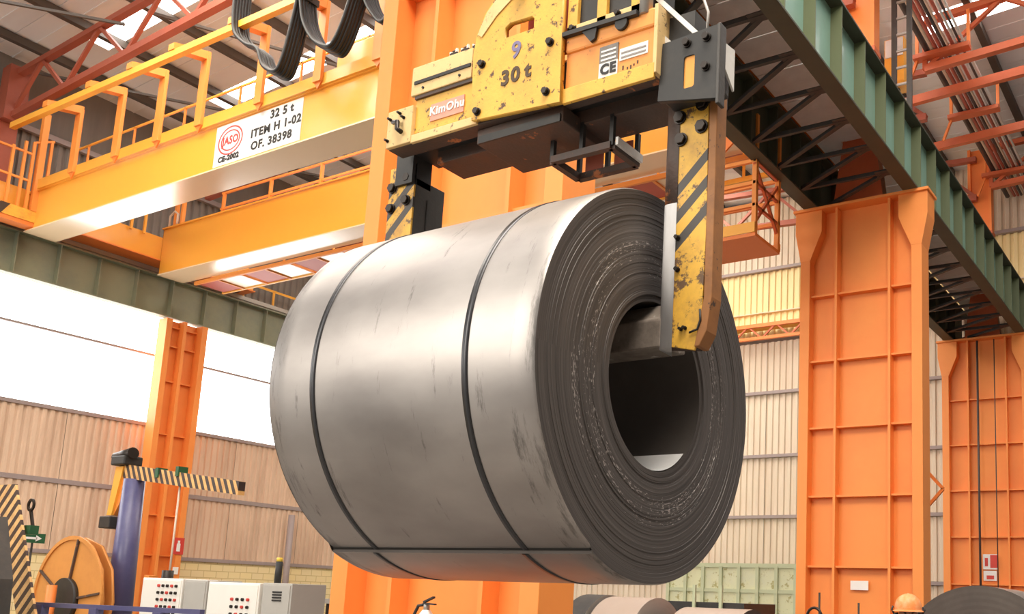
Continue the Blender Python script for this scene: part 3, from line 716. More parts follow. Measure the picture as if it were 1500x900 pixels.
# inspection cage below the crane's right-hand end
cg = thing('inspection_cage', 'orange railed inspection cage hanging under the right end of the bridge crane', 'cage', (13.9, 7.2, 7.69))
CX0, CX1, CY0, CY1, CZ = 13.4, 14.38, 6.66, 8.3, 7.69
MB().box(CX0, CX1, CY0, CY1, CZ, CZ + .06).build('floor_plate', M['orange'], cg)
MB().box(CX0 - .03, CX0 - .005, CY0, CY1, CZ + .06, CZ + .24).build('kick_plate', M['yellow_rail'], cg)
MB().box(CX1 + .005, CX1 + .03, CY0, CY1, CZ + .06, CZ + .2).build('kick_plate', M['orange_rail'], cg)
for x in (CX0 + .04, CX1 - .04):
    for y in (CY0 + .04, CY1 - .04, ):
        MB().bar((x, y, CZ + .06), (x, y, 9.88), .08).build('upright', M['orange_rail'], cg)
for z in (8.25, 8.65, 9.05):
    for x in (CX0 + .04, CX1 - .04): MB().bar((x, CY0, z), (x, CY1, z), .06).build('rail', M['orange_rail'], cg)
    MB().bar((CX0, CY0 + .04, z), (CX1, CY0 + .04, z), .05).build('rail', M['truss_orange'], cg)
MB().bar((CX0, CY0 + .04, 9.0), (CX1, CY0 + .04, 8.0), .05).build('brace', M['truss_orange'], cg)
MB().bar((CX0, CY0 + .04, 7.9), (CX1, CY0 + .04, 9.0), .05).build('brace', M['truss_orange'], cg)
MB().prism([(7.9, 9.9), (6.95, 9.9), (6.95, 9.5), (7.3, 9.2)], 'X', 13.3, 13.34).build('hanger_plate', M['orange'], cg)

# ================================================================== festoon cables
def festoon(pts, label, x=9.8):
    f = thing('festoon_cable', label, 'cable', (x, pts[0][0], pts[-1][1]))
    # smooth the hanging curve
    def cat(P, n=7):
        out = []
        for i in range(len(P) - 1):
            p0 = P[max(i - 1, 0)]; p1 = P[i]; p2 = P[i + 1]; p3 = P[min(i + 2, len(P) - 1)]
            for k in range(n):
                t = k / n
                out.append(tuple(.5 * (2 * p1[j] + (p2[j] - p0[j]) * t + (2 * p0[j] - 5 * p1[j] + 4 * p2[j] - p3[j]) * t * t + (3 * p1[j] - p0[j] - 3 * p2[j] + p3[j]) * t ** 3) for j in (0, 1)))
        out.append(P[-1]); return out
    C_ = cat(pts)
    for k in range(6):
        dx = (k - 2.5) * .06
        MB().tube([(x + dx, y, z + .012 * math.sin(k * 2 + y * 3)) for y, z in C_], .036, 7).build('cable', M['cable'], f)
    for y, z in (pts[0], pts[-1]):
        MB().box(x - .2, x + .2, y - .07, y + .07, z - .02, z + .1).build('carrier', M['black'], f)
    return f
festoon([(16.0, 12.95), (15.98, 12.4), (15.88, 11.98), (15.5, 11.62), (15.12, 11.4), (14.88, 11.0), (14.5, 10.8), (14.32, 11.05), (14.18, 11.6), (14.08, 12.1)], 'black festoon cable loop hanging from the crane rail, left loop')
festoon([(14.0, 12.1), (13.85, 11.6), (13.55, 11.15), (13.2, 10.9), (12.98, 10.9), (12.75, 11.3), (12.5, 12.1)], 'black festoon cable loop in the middle of the crane rail')
festoon([(12.45, 12.1), (12.3, 11.6), (12.05, 11.2), (11.75, 10.95), (11.5, 11.4), (11.3, 12.1)], 'black festoon cable loop half hidden by the orange column')

# ================================================================== pipes and cables under the near-bay roof
PY = [5.32, 5.2, 5.12, 5.02, 4.93, 4.86, 4.76, 4.68, 4.6, 4.52]
PM = ['pipe_dark', 'pipe_pale', 'pipe_red', 'pipe_red', 'pipe_dark', 'pipe_pale', 'pipe_red', 'white', 'pipe_dark', 'white']
PR = [.07, .045, .042, .042, .038, .03, .04, .03, .028, .028]
desc = ['thick dark pipe at the left edge of the pipe bundle', 'pale pipe next to the thick dark pipe in the bundle', 'red pipe third from the left of the pipe bundle', 'red pipe fourth from the left of the pipe bundle', 'dark pipe in the middle of the pipe bundle',
        'pale thin pipe right of the bundle middle', 'red pipe right of the thin pale pipe in the bundle', 'white conduit third from the right of the pipe bundle', 'thin dark cable between two white conduits', 'white conduit at the right edge of the pipe bundle']
for y, m_, r_, d_ in zip(PY, PM, PR, desc):
    tag(MB().tube([(12.0, y, 13.72 + r_), (19.1, y, 13.72 + r_), (27.4, y, 13.72 + r_)], r_, 8).build('service_pipe', M[m_]), d_, 'pipe')
for i, x in enumerate((15.9, 19.0, 21.9, 25.5)):
    b = thing('pipe_bracket', 'orange bracket under the pipe bundle, ' + ('hidden above the middle column', 'uppermost of those in view', 'second from the top', 'beside the far orange post')[i], 'bracket', (x, 5, 13.6))
    MB().box(x - .12, x + .12, 4.4, 5.62, 13.6, 13.7).build('channel', M['truss_orange'], b)
    MB().bar((x, 5.55, 13.65), (x, 5.55, 14.5), .07).build('hanger', M['orange'], b)
    MB().bar((x, 4.43, 13.65), (x, 4.43, 14.5), .07).build('hanger', M['orange'], b)
    MB().bar((x, 5.55, 13.6), (x, 5.75, 13.1), .06).build('brace', M['orange'], b)
# grey cable ladder beside the upper post
cl = thing('cable_ladder', 'grey vertical cable ladder beside the upper post of the middle column', 'ladder', (16.6, 5, 10.4))
for y in (4.98, 5.28): MB().box(16.5, 16.56, y - .05, y + .05, 10.4, 13.55).build('side_rail', M['dark_grey'], cl)
for k in range(9): MB().bar((16.53, 4.98, 10.6 + .35 * k), (16.53, 5.28, 10.6 + .35 * k), .04).build('rung', M['grey_steel'], cl)
jb = thing('junction_box', 'yellow and white junction box above the green runway girder', 'box', (16.9, 5.35, 11))
MB().box(16.9, 17.3, 5.2, 5.6, 11.9, 12.9).build('housing', M['yellow_rail'], jb)
MB().box(16.88, 16.9, 5.22, 5.58, 12.5, 12.88).build('cover', M['label_white'], jb)
MB().box(17.05, 17.15, 5.35, 5.45, 10.33, 11.9).build('stand', M['dark_grey'], jb)

# ================================================================== THE COIL
CXC, CZC, R0, Y0, Y1, RB = 3.554, 2.606, .9, 2.238, 3.79, .39
coil = thing('steel_coil', 'big hanging steel coil with two dark straps, gripped by the yellow grab', 'coil', (CXC, (Y0 + Y1) / 2, CZC - R0))
NA = 180
SEAM = math.radians(-120)
def rad(a):
    """outer lap: the tail of the strip ends at SEAM"""
    k = ((a - SEAM) % (2 * PI)) / (2 * PI)
    return R0 - .002 - .008 * k + .011 * max(0, 1 - k / .13) ** 2
angs = [SEAM + 1e-4 + (2 * PI - 2e-4) * i / NA for i in range(NA + 1)]
prof_y = [Y0 + .0, Y0 + .012, Y0 + .12, Y0 + .3, (Y0 + Y1) / 2, Y1 - .3, Y1 - .12, Y1 - .012, Y1]
dr = [-.008, 0, 0.0, .001, .002, .001, .0, 0, -.008]
vs = []; fs = []
for a in angs:
    for y, d in zip(prof_y, dr):
        r = rad(a) + d
        vs.append((CXC + r * math.cos(a), y, CZC + r * math.sin(a)))
K = len(prof_y)
for i in range(NA):
    for k in range(K - 1): fs.append((i * K + k, i * K + k + 1, (i + 1) * K + k + 1, (i + 1) * K + k))
mb = MB(); mb.add(vs, fs, True)
mb.build('outer_wrap', coil_side_mat(), coil)
MB().add([vs[k] for k in range(K)] + [vs[NA * K + k] for k in range(K)], [(k, k + 1, K + k + 1, K + k) for k in range(K - 1)]).build('tail_edge', M['coil_dark'], coil)
# end faces: laps of strip stand slightly in and out
def end_face(y, sgn, name):
    rs = []; r = RB; rnd = random.Random(3)
    while r < R0 - .03:
        rs.append((r, rnd.uniform(-.002, .002) + (.008 if r < RB + .03 else 0))); r += rnd.uniform(.006, .016)
    rs.append((R0 - .012, .0)); 
    n = 144; vs = []; fs = []
    prof = []
    for i, (r, d) in enumerate(rs):
        prof.append((r, d))
        if i + 1 < len(rs): prof.append((rs[i + 1][0] - .001, d))
    for r, d in prof:
        for k in range(n):
            a = 2 * PI * k / n
            rr = r if r < R0 - .013 else rad(a) - .006
            vs.append((CXC + rr * math.cos(a), y + sgn * d, CZC + rr * math.sin(a)))
    for i in range(len(prof) - 1):
        for k in range(n): fs.append((i * n + k, i * n + (k + 1) % n, (i + 1) * n + (k + 1) % n, (i + 1) * n + k))
    fm = coil_face_mat(CXC - ORG[coil.name][0], CZC - ORG[coil.name][2])
    return MB().add(vs, fs).build(name, fm, coil)
end_face(Y0, 1, 'end_face'); end_face(Y1, -1, 'end_face')
n = 96; vs = []; 
for y in (Y0 + .008, Y1 - .008):
    for k in range(n): vs.append((CXC + RB * math.cos(2 * PI * k / n), y, CZC + RB * math.sin(2 * PI * k / n)))
MB().add(vs, [(k, (k + 1) % n, n + (k + 1) % n, n + k) for k in range(n)], True).build('bore', M['coil_dark'], coil)
for y in (2.585, 3.485):
    vs = []; fs = []; n = 180; hw = .015
    for k in range(n + 1):
        a = SEAM + .002 + (2 * PI - .004) * k / n
        for yy, d in ((y - hw, .0005), (y - hw, .0045), (y + hw, .0045), (y + hw, .0005)):
            r = rad(a) + d; vs.append((CXC + r * math.cos(a), yy, CZC + r * math.sin(a)))
    for k in range(n):
        for j in range(3): fs.append((4 * k + j, 4 * k + j + 1, 4 * k + j + 5, 4 * k + j + 4))
    MB().add(vs, fs, True).build('strap', M['strap'], coil)
vs = []
for y in (Y0 + .01, Y1 - .01):
    for da, d in ((-.016, .002), (-.001, .004), (-.001, -.01), (-.016, -.01)):
        r = rad(SEAM + da) + d; vs.append((CXC + r * math.cos(SEAM + da), y, CZC + r * math.sin(SEAM + da)))
MB().add(vs, [(0, 1, 2, 3), (7, 6, 5, 4), (0, 4, 5, 1), (1, 5, 6, 2), (2, 6, 7, 3), (3, 7, 4, 0)]).build('lap_shade', M['ink'], coil)  # solid black strip paints the shade line above the tail edge
# white sheet lying in the bore
vs = []; nn = 10
for k in range(nn + 1):
    a = math.radians(-44 - 52 * k / nn)
    for y in (Y0 + .02, Y0 + .34): vs.append((CXC + (RB - .006) * math.cos(a), y, CZC + (RB - .006) * math.sin(a)))
MB().add(vs, [(2 * k, 2 * k + 1, 2 * k + 3, 2 * k + 2) for k in range(nn)], True).build('paper_label', M['paper'], coil)

# ================================================================== THE COIL GRAB
gr = thing('coil_grab', 'worn yellow 30 t coil grab with two striped arms holding the coil', 'grab', (3.5, 3.0, 2.7))
gz = ORG['coil_grab']
AX = 3.43                       # front of the arms
STY = stripe_mat('striped_arm_paint', (.86, .5, .06), (.055, .047, .04), 1.15, 1.0, .195, .49, off=.0, zmin=.0, zmax=1.0)
def arm_stripe(z_at_y0, name):  # three dark bars: anchored at (y, z) of the lower edge of the lowest bar
    y0, z0 = z_at_y0
    t0 = .97 * (y0 - gz[1]) + (z0 - gz[2])
    return stripe_mat(name, (.86, .49, .055), (.06, .05, .042), 0.97, 1.0, .13, .46, off=t0, zmin=t0, zmax=t0 + .13 * 2.6)
mA = arm_stripe((2.115, 3.172), 'near_arm_stripes')
# near arm: box section, chamfered foot on the outer side
MB().prism([(2.106, 2.748), (1.985, 2.72), (1.955, 2.83), (1.945, 3.3), (1.955, 4.0), (2.106, 4.0)], 'X', AX, AX + .012).build('arm_front_plate', mA, gr, .002)
MB().prism([(2.16, 2.755), (1.99, 2.735), (1.965, 2.83), (1.955, 3.3), (1.965, 4.0), (2.16, 4.0)], 'X', AX + .012, AX + .08).build('arm_core', M['greasy'], gr)
MB().prism([(1.96, 2.735), (1.925, 2.8), (1.905, 2.95), (1.905, 4.02), (1.945, 4.02), (1.945, 2.95), (1.985, 2.735)], 'X', AX - .006, AX + .085).build('arm_outer_flange', M['rust'], gr, .004)
# polished inner corner and rusty upper corner
prof = [(AX - .003, 2.1), (AX - .003, 2.15)]
for k in range(1, 7):
    a = PI / 2 * k / 6
    prof.append((AX + .027 - .03 * math.cos(a), 2.15 + .028 * math.sin(a)))
n = len(prof) - 1
def corner(z0, z1, name, m_):
    vs = [(x, y, z) for z in (z0, z1) for x, y in prof] + [(AX + .14, 2.184, z) for z in (z0, z1)] + [(AX + .012, 2.1, z) for z in (z0, z1)]
    k = n + 1
    fs = [(i, i + 1, k + i + 1, k + i) for i in range(n)] + [(n, 2 * k, 2 * k + 1, k + n)]
    fs += [tuple(range(k)) + (2 * k,), tuple(range(k, 2 * k)) + (2 * k + 1,)]
    MB().add(vs, fs, True).build(name, m_, gr)
corner(2.745, 3.42, 'wear_strip', M['polished'])
corner(3.42, 4.0, 'corner_strip', M['greasy'])
# the toe inside the bore: rounded saddle on top
tp = []
for k in range(9):
    a = math.radians(107.5 - 36 * k / 8); tp.append((CXC + (RB - .012) * math.cos(a), CZC + (RB - .012) * math.sin(a)))
MB().prism([(AX, 2.752), (AX + .22, 2.77), (AX + .22, 2.93)] + [(x, z) for x, z in tp[::-1] if AX + .08 < x < AX + .2] + [(AX + .03, 2.905), (AX, 2.885)], 'Y', 2.16, 2.72).build('toe', M['toe'], gr, .008)
for y, z in ((2.055, 2.822), (2.035, 2.825)): bolt_x(gr, AX, y, z, .007)
for y, z in ((2.085, 3.1), (2.09, 3.25)): bolt_x(gr, AX, y, z, .010)
MB().tube([(AX - .008, 2.01, 2.8), (AX - .008, 1.97, 2.81), (AX - .01, 1.955, 2.85), (AX - .008, 1.96, 2.9)], .005, 6).build('lanyard', M['black'], gr)
for y, z in ((2.1, 3.83), (2.09, 3.72), (1.985, 3.87), (1.985, 3.76)): bolt_x(gr, AX, y, z, .026)
# dark bracket at the arm head with the slot showing yellow
holed('head_bracket', [(2.145, 3.86), (1.845, 3.8), (1.835, 4.15), (2.13, 4.135)], [rounded(1.958, 2.015, 3.885, 4.04, .012, 3)], 3.30, 3.33, M['black'], gr)
MB().box(3.308, 3.345, 1.957, 2.016, 3.884, 4.041).build('slot_plate', M['grab_slot'], gr)
MB().box(3.345, 3.45, 1.86, 2.14, 3.87, 4.13).build('head_block', M['dark_grey'], gr, .01)
MB().box(3.292, 3.35, 1.828, 1.845, 3.77, 4.15).build('head_cheek', M['dark_grey'], gr, .004)
MB().prism([(3.355, 3.97), (3.445, 3.9), (3.445, 4.1), (3.355, 4.085)], 'Y', 1.835, 1.845).build('white_plate', M['white'], gr)
for y, z in ((1.9, 4.1), (1.9, 3.96), (2.0, 4.1)): bolt_x(gr, 3.30, y, z, .017)
# cable trough rising from the arm head
MB().bar((3.35, 1.955, 4.14), (3.35, 2.42, 4.66), .05, .022).build('trough_rail', M['white'], gr)
MB().bar((3.35, 2.085, 4.12), (3.35, 2.52, 4.61), .05, .022).build('trough_rail', M['white'], gr)
MB().box(3.34, 3.38, 2.06, 2.1, 4.1, 4.15).build('trough_foot', M['white'], gr)
MB().bar((3.45, 2.0, 4.12), (3.45, 2.47, 4.64), .03, .13).build('trough_plate', M['black'], gr)
for dy, dz in ((.0, .0), (-.025, .02), (.03, -.02)):
    MB().tube([(3.4, 2.05 + dy, 4.14 + dz), (3.39, 2.2 + dy, 4.32 + dz), (3.4, 2.46 + dy, 4.62 + dz)], .011, 7).build('hose', M['cable'], gr)
MB().tube([(3.35, 1.93, 4.14), (3.35, 1.925, 4.26), (3.35, 1.95, 4.33), (3.35, 2.0, 4.42)], .007, 6).build('conduit', M['grey_steel'], gr)
# dark slide between right box and arm
MB().box(3.36, 3.62, 2.0, 2.2, 3.99, 4.3).build('slide_beam', M['black'], gr)

# far arm
mB = arm_stripe((3.97, 3.56), 'far_arm_stripes')
MB().prism([(3.995, 2.75), (3.80, 2.75), (3.80, 3.98), (3.995, 3.98)], 'X', AX, AX + .012).build('arm_front_plate', mB, gr, .002)
MB().box(AX + .012, AX + .23, 3.80, 3.985, 2.75, 3.9).build('arm_core', M['dark_grey'], gr, .004)
MB().box(AX + .10, AX + .107, 3.796, 3.80, 2.9, 3.8).build('slot', M['black'], gr)
MB().box(AX - .02, AX + .12, 3.80, 3.93, 3.86, 4.06).build('arm_hanger', M['black'], gr)
MB().prism([(AX + .005, 2.75), (AX + .25, 2.75)] + tp[::-1], 'Y', 3.3, 3.82).build('toe', M['greasy'], gr, .01)
for y, z in ((3.965, 3.86), (3.85, 3.9), (3.965, 3.74), (3.85, 3.77)): bolt_x(gr, AX, y, z, .024)

# main beam: front rail, rear rail, covers
MB().box(3.27, 3.37, 2.15, 3.84, 3.985, 4.03).build('front_rail', M['greasy'], gr, .004)
MB().box(3.45, 3.66, 1.98, 3.66, 3.95, 4.1).build('rear_rail', M['greasy'], gr, .004)
MB().box(3.3, 3.62, 2.2, 3.8, 4.06, 4.2).build('beam_core', M['black'], gr)
MB().box(3.3, 3.6, 2.17, 3.8, 4.02, 4.05).build('recess_shade_plate', M['black'], gr)  # added black plate, stands for the shade in the recess between the rails
MB().box(3.31, 3.68, 2.69, 3.24, 3.905, 3.985).build('centre_pad', M['greasy'], gr, .006)
MB().box(3.3, 3.31, 2.7, 3.22, 3.9, 3.94).build('pad_lip', M['black'], gr)
# frame hanging behind the pad
for a, b in (((3.46, 2.86, 3.80), (3.68, 2.86, 3.80)), ((3.46, 2.5, 3.80), (3.68, 2.5, 3.80)), ((3.46, 2.5, 3.80), (3.46, 2.86, 3.80)), ((3.68, 2.5, 3.80), (3.68, 2.86, 3.80))):
    MB().bar(a, b, .035).build('frame_bar', M['greasy'], gr)
for x, y in ((3.46, 2.5), (3.46, 2.86), (3.68, 2.5), (3.68, 2.86), (3.46, 2.68), (3.68, 2.68)):
    MB().bar((x, y, 3.8), (x, y, 3.96), .022).build('frame_post', M['black'], gr)
MB().box(3.46, 3.68, 2.465, 2.48, 3.8, 3.84).build('frame_edge', M['white'], gr)
for y in (2.58, 2.76): MB().box(3.665, 3.672, y - .06, y + .05, 3.82, 3.93).build('frame_panel', M['truss'], gr)
# the big centre plate with slot hole
sl_ = [(2.843, 4.39), (2.843, 4.445), (2.858, 4.462), (3.0, 4.468), (3.03, 4.45), (3.03, 4.40), (3.02, 4.39)]
cp = holed('centre_plate', [(3.215, 3.995), (3.235, 4.35), (3.22, 4.46), (3.17, 4.57), (3.09, 4.66), (2.9, 4.74), (2.68, 4.78), (2.655, 3.955)], [sl_], 3.235, 3.265, M['grab'], gr)
holed('centre_plate', [(3.215, 3.995), (3.235, 4.35), (3.22, 4.46), (3.17, 4.57), (3.09, 4.66), (2.9, 4.74), (2.68, 4.78), (2.655, 3.955)], [sl_], 3.53, 3.56, M['grab'], gr)
MB().prism([(3.21, 4.46), (3.155, 4.57), (3.08, 4.64), (2.89, 4.72), (2.8, 4.73), (2.82, 4.63), (3.0, 4.59), (3.09, 4.53), (3.18, 4.44)], 'X', 3.229, 3.235).build('worn_rim', M['grab_pale'], gr)
for y, z in ((3.165, 4.285), (2.73, 4.28), (2.738, 4.025), (3.175, 4.03)): bolt_x(gr, 3.235, y, z, .017)
XT = 3.233
text('9', .125, (XT, 2.945, 4.30), RT, M['ink_blue'], gr, depth=.0015, bold=.003)
for ch, y, z in (('3', 3.005, 4.166), ('0', 2.94, 4.168), ('t', 2.862, 4.172)): text(ch, .108, (XT, y, z), RT, M['ink_brown'], gr, depth=.0015, bold=.004, squash=1.05)
MB().box(3.36, 3.48, 2.66, 2.99, 4.38, 4.7).build('inner_block', M['red_paint'], gr)
# left housing
MB().box(3.275, 3.5, 3.23, 3.665, 4.04, 4.24).build('left_housing', M['grab'], gr, .006)
MB().box(3.255, 3.275, 3.26, 3.69, 4.255, 4.42).build('cover_plate', M['grab_pale'], gr, .004)
MB().box(3.275, 3.5, 3.26, 3.68, 4.24, 4.4).build('cover_body', M['grab_pale'], gr, .006)
MB().box(3.249, 3.256, 3.265, 3.665, 4.315, 4.333).build('cover_slot', M['ink'], gr)
for y, z in ((3.6, 4.285), (3.34, 4.285)): MB().cyl((3.256, y, z), (3.249, y, z), .007, 10).build('hole', M['ink'], gr)
MB().box(3.262, 3.275, 3.23, 3.665, 4.236, 4.252).build('rust_lip', M['greasy'], gr)
mk = MB().box(3.269, 3.275, 3.31, 3.545, 4.085, 4.18).build('maker_label', M['label_pink'], gr)
text('KimOhu', .066, (3.267, 3.427, 4.137), RT, M['label_white'], mk, depth=.001, bold=.002)
MB().box(3.255, 3.275, 3.2, 3.665, 3.985, 4.03).build('foot_strip', M['grab_pale'], gr, .003)
MB().box(3.25, 3.28, 3.66, 3.845, 3.99, 4.2).build('end_tab', M['grab_pale'], gr, .004)
MB().tube([(3.24, 3.79, 4.125), (3.225, 3.74, 4.11), (3.225, 3.74, 4.07), (3.235, 3.715, 4.05)], .013, 7).build('latch', M['bolt'], gr)
for y, z in ((3.82, 4.15), (3.75, 4.17), (3.83, 4.03), (3.72, 4.14)): bolt_x(gr, 3.25, y, z, .007)
for i, y in enumerate((3.44, 3.36, 3.28)):
    MB().tube([(3.3, y + .02, 4.42), (3.3, y + .02, 4.47), (3.3, y - .02, 4.48), (3.3, y - .02, 4.42)], .009, 6).build('clamp', M['pipe_pale'], gr)
    MB().box(3.29, 3.33, y - .03, y + .02, 4.43, 4.46).build('clamp_jaw', M['bolt'], gr)
# right housing with lip, labels, lugs
MB().box(3.275, 3.52, 2.155, 2.66, 4.03, 4.25).build('right_housing', M['grab_orange'], gr, .006)
MB().box(3.262, 3.5, 2.15, 2.66, 4.215, 4.31).build('housing_lip', M['grab_orange'], gr, .012)
MB().box(3.258, 3.277, 2.145, 2.66, 3.955, 4.03).build('foot_strip', M['grab'], gr, .003)
MB().box(3.26, 3.4, 2.135, 2.155, 3.98, 4.32).build('end_edge', M['grab_pale'], gr, .003)
pl = MB().box(3.27, 3.275, 2.355, 2.46, 4.11, 4.195).build('data_label', M['label_grey'], gr)
for k in range(3): MB().box(3.268, 3.27, 2.365, 2.45, 4.12 + k * .022, 4.129 + k * .022).build('print_line', M['label_white'], pl)
pl = MB().box(3.27, 3.275, 2.355, 2.46, 4.035, 4.11).build('data_label', M['label_white'], gr)
text('CE', .07, (3.268, 2.407, 4.073), RT, M['ink'], pl, depth=.001, bold=.003)
pl = MB().box(3.27, 3.275, 2.19, 2.345, 4.095, 4.155).build('data_label', M['label_white'], gr)
for k in range(2): MB().box(3.268, 3.27, 2.2, 2.335, 4.105 + k * .022, 4.113 + k * .022).build('print_line', M['ink_grey'], pl)
pl = MB().box(3.2745, 3.276, 2.22, 2.34, 4.035, 4.085).build('stamp_plate', M['grab_orange'], gr)
for y, z, h in ((2.325, 4.058, .02), (2.3, 4.05, .012), (2.282, 4.05, .022), (2.265, 4.058, .01), (2.245, 4.066, .016)): MB().box(3.273, 3.2745, y - .004, y + .004, z - h / 2, z + h / 2).build('ink_stroke', M['ink_brown'], pl)
MB().bar((3.25, 2.69, 4.305), (3.25, 2.24, 4.295), .025, .022).build('lock_rod', M['black'], gr)
MB().prism([(2.56, 4.30), (2.5, 4.225), (2.475, 4.235), (2.465, 4.30)], 'X', 3.245, 3.26).build('lug', M['black'], gr)
MB().cyl((3.245, 2.33, 4.272), (3.262, 2.33, 4.272), .034, 16).build('lug', M['black'], gr)
# framed windows of the motor housing above
MB().box(3.29, 3.5, 2.2, 2.66, 4.31, 4.78).build('motor_housing', M['black'], gr)
for a, b, c, d in ((2.6, 2.66, 4.31, 4.78), (2.43, 2.485, 4.31, 4.78), (2.24, 2.29, 4.31, 4.78), (2.2, 2.66, 4.31, 4.355)):
    MB().box(3.265, 3.29, a, b, c, d).build('housing_frame', M['grab_pale'] if c < 4.32 and d < 4.4 else M['grab'], gr, .003)
for y in (2.62, 2.36): bolt_x(gr, 3.265, y, 4.335, .013)
MB().cyl((3.28, 2.215, 4.29), (3.28, 2.215, 4.75), .032, 18).build('damper', M['grey_steel'], gr)
# lifting pin at the head of the centre plates
MB().cyl((3.2, 2.93, 4.62), (3.6, 2.93, 4.62), .04, 16).build('lifting_pin', M['bolt'], gr)

# the hook and ropes that carry the grab
hk = thing('crane_hook', 'steel crane hook and ropes above the coil grab', 'hook', (3.4, 2.93, 4.6))
MB().tube([(3.4, 2.93 + .1 * math.sin(a), 4.72 - .1 * math.cos(a) + .0) for a in (math.radians(t) for t in range(-60, 200, 20))] + [(3.4, 2.93, 4.95), (3.4, 2.93, 5.2)], .035, 10).build('hook', M['dark_grey'], hk)
MB().box(3.25, 3.55, 2.8, 3.06, 5.2, 5.7).build('block', M['grab'], hk, .02)
for y in (2.85, 3.01): MB().cyl((3.4, y, 5.7), (3.4, y, 14.6), .012, 8).build('rope', M['bolt'], hk)

# ================================================================== FLOOR LEVEL THINGS
# skip container
sk = thing('skip_container', 'pale green ribbed skip container behind the hanging coil', 'container', (24, 12, 0))
MB().box(24.0, 26.4, 10.4, 14.5, .9, 2.62).build('tub', M['skip'], sk)
MB().box(23.95, 24.03, 10.38, 14.5, 2.6, 2.72).build('rim', M['skip_rib'], sk)
MB().box(23.96, 24.03, 10.38, 14.5, 1.9, 2.0).build('mid_rail', M['skip_rib'], sk)
MB().box(23.94, 24.03, 10.38, 14.5, .85, 1.0).build('bottom_rail', M['skip_rib'], sk)
rb_ = MB().box(23.93, 24.0, 10.38, 10.48, .9, 2.65).build('rib', M['skip_rib'], sk); copies(rb_, [(0, .58 * k, 0) for k in range(1, 8)])
MB().box(24.1, 26.3, 10.6, 14.4, 0, .9).build('skid', M['black'], sk)
# coils and rolls standing on the floor
def roll(x, y0, y1, r, label, m_side, m_end, axis='Y', z=None, bore=.45, cat='coil'):
    z = r if z is None else z
    t = thing('steel_roll', label, cat, ((x if axis == 'Y' else (y0 + y1) / 2), ((y0 + y1) / 2 if axis == 'Y' else x), z - r))
    n = 64
    def P(a, rr, c): return (x + rr * math.cos(a), c, z + rr * math.sin(a)) if axis == 'Y' else (c, x + rr * math.cos(a), z + rr * math.sin(a))
    A = [2 * PI * k / n for k in range(n)]
    MB().add([P(a, r, c) for c in (y0, y1) for a in A], [(k, (k + 1) % n, n + (k + 1) % n, n + k) for k in range(n)], True).build('outer_wrap', m_side, t)
    MB().add([P(a, r * bore, c) for c in (y0, y1) for a in A], [(k, (k + 1) % n, n + (k + 1) % n, n + k) for k in range(n)], True).build('bore', M['black'], t)
    for c, s in ((y0, 1), (y1, -1)):
        rr = [r * bore + (r - r * bore) * k / 14 for k in range(15)]
        MB().add([P(a, q, c + s * (.0006 if (j % 2) else 0)) for j, q in enumerate(rr) for a in A],
                 [(j * n + k, j * n + (k + 1) % n, (j + 1) * n + (k + 1) % n, (j + 1) * n + k) for j in range(14) for k in range(n)]).build('end_face', m_end, t)
    return t
roll(2.6, 11.3, 12.7, .965, 'dark steel coil on the floor at the lower right corner', M['coil_bright'], M['coil_dark'], axis='X')
roll(12.1, 8.35, 8.75, .84, 'black-rimmed roll on the floor under the hanging coil', M['black'], M['grey_steel'], bore=.55)
roll(12.15, 7.5, 8.3, .83, 'pale grey roll of strip beside the black-rimmed roll', M['strip_pale'], M['grey_steel'])
roll(12.5, 6.1, 7.2, .77, 'pale roll of strip low beside the orange column', M['strip_pale'], M['black'])
pd = thing('dark_pallet_box', 'dark steel base box behind the rolls under the coil', 'box', (14, 8, 0))
MB().box(13.8, 15, 6.9, 8.6, 0, 1.62).build('body', M['black'], pd)
for k in range(2): MB().bar((13.75, 7.3 + .5 * k, 1.4), (13.75, 7.3 + .5 * k, 1.9), .05).build('stake', M['skip_rib'], pd)
# fire extinguisher in front of the first column
fe = thing('fire_extinguisher', 'red fire extinguisher with black hose below the hanging coil', 'extinguisher', (5.45, 5.5, 0))
MB().cyl((5.45, 5.5, .95), (5.45, 5.5, 1.42), .085, 20).build('cylinder', M['extinguisher'], fe)
MB().cyl((5.45, 5.5, 1.42), (5.45, 5.5, 1.5), .085, 20, .03).build('shoulder', M['label_white'], fe)
MB().cyl((5.45, 5.5, 1.5), (5.45, 5.5, 1.55), .025, 12).build('valve', M['grey_steel'], fe)
MB().bar((5.44, 5.52, 1.56), (5.42, 5.4, 1.6), .025, .014).build('handle', M['black'], fe)
MB().bar((5.44, 5.52, 1.55), (5.42, 5.38, 1.545), .025, .012).build('handle', M['black'], fe)
MB().tube([(5.44, 5.52, 1.54), (5.44, 5.58, 1.53), (5.44, 5.62, 1.46), (5.44, 5.62, 1.2), (5.44, 5.6, 1.05)], .013, 8).build('hose', M['black'], fe)
MB().box(5.5, 5.78, 5.44, 5.56, 1.1, 1.3).build('wall_bracket', M['bolt'], fe)
# hooks on stands seen by the lower edge of the column
for i, y in enumerate((4.06, 3.6)):
    h = thing('lifting_hook_rod', ('thin dark rod with a ring at the foot of the middle column', 'thin dark rod right of the ringed rod by the column')[i], 'rod', (10, y, 0))
    MB().cyl((10, y, 0), (10, y, 1.78 - .1 * i), .012, 8).build('rod', M['bolt'], h)
    if i == 0: MB().tube([(10, y + .06 + .09 * math.cos(a), 1.5 + .11 * math.sin(a)) for a in (PI * 2 * k / 16 for k in range(17))], .016, 7).build('ring', M['bolt'], h)
    else: MB().bar((10, y - .05, 1.5), (10, y + .05, 1.5), .02).build('cross_piece', M['bolt'], h)

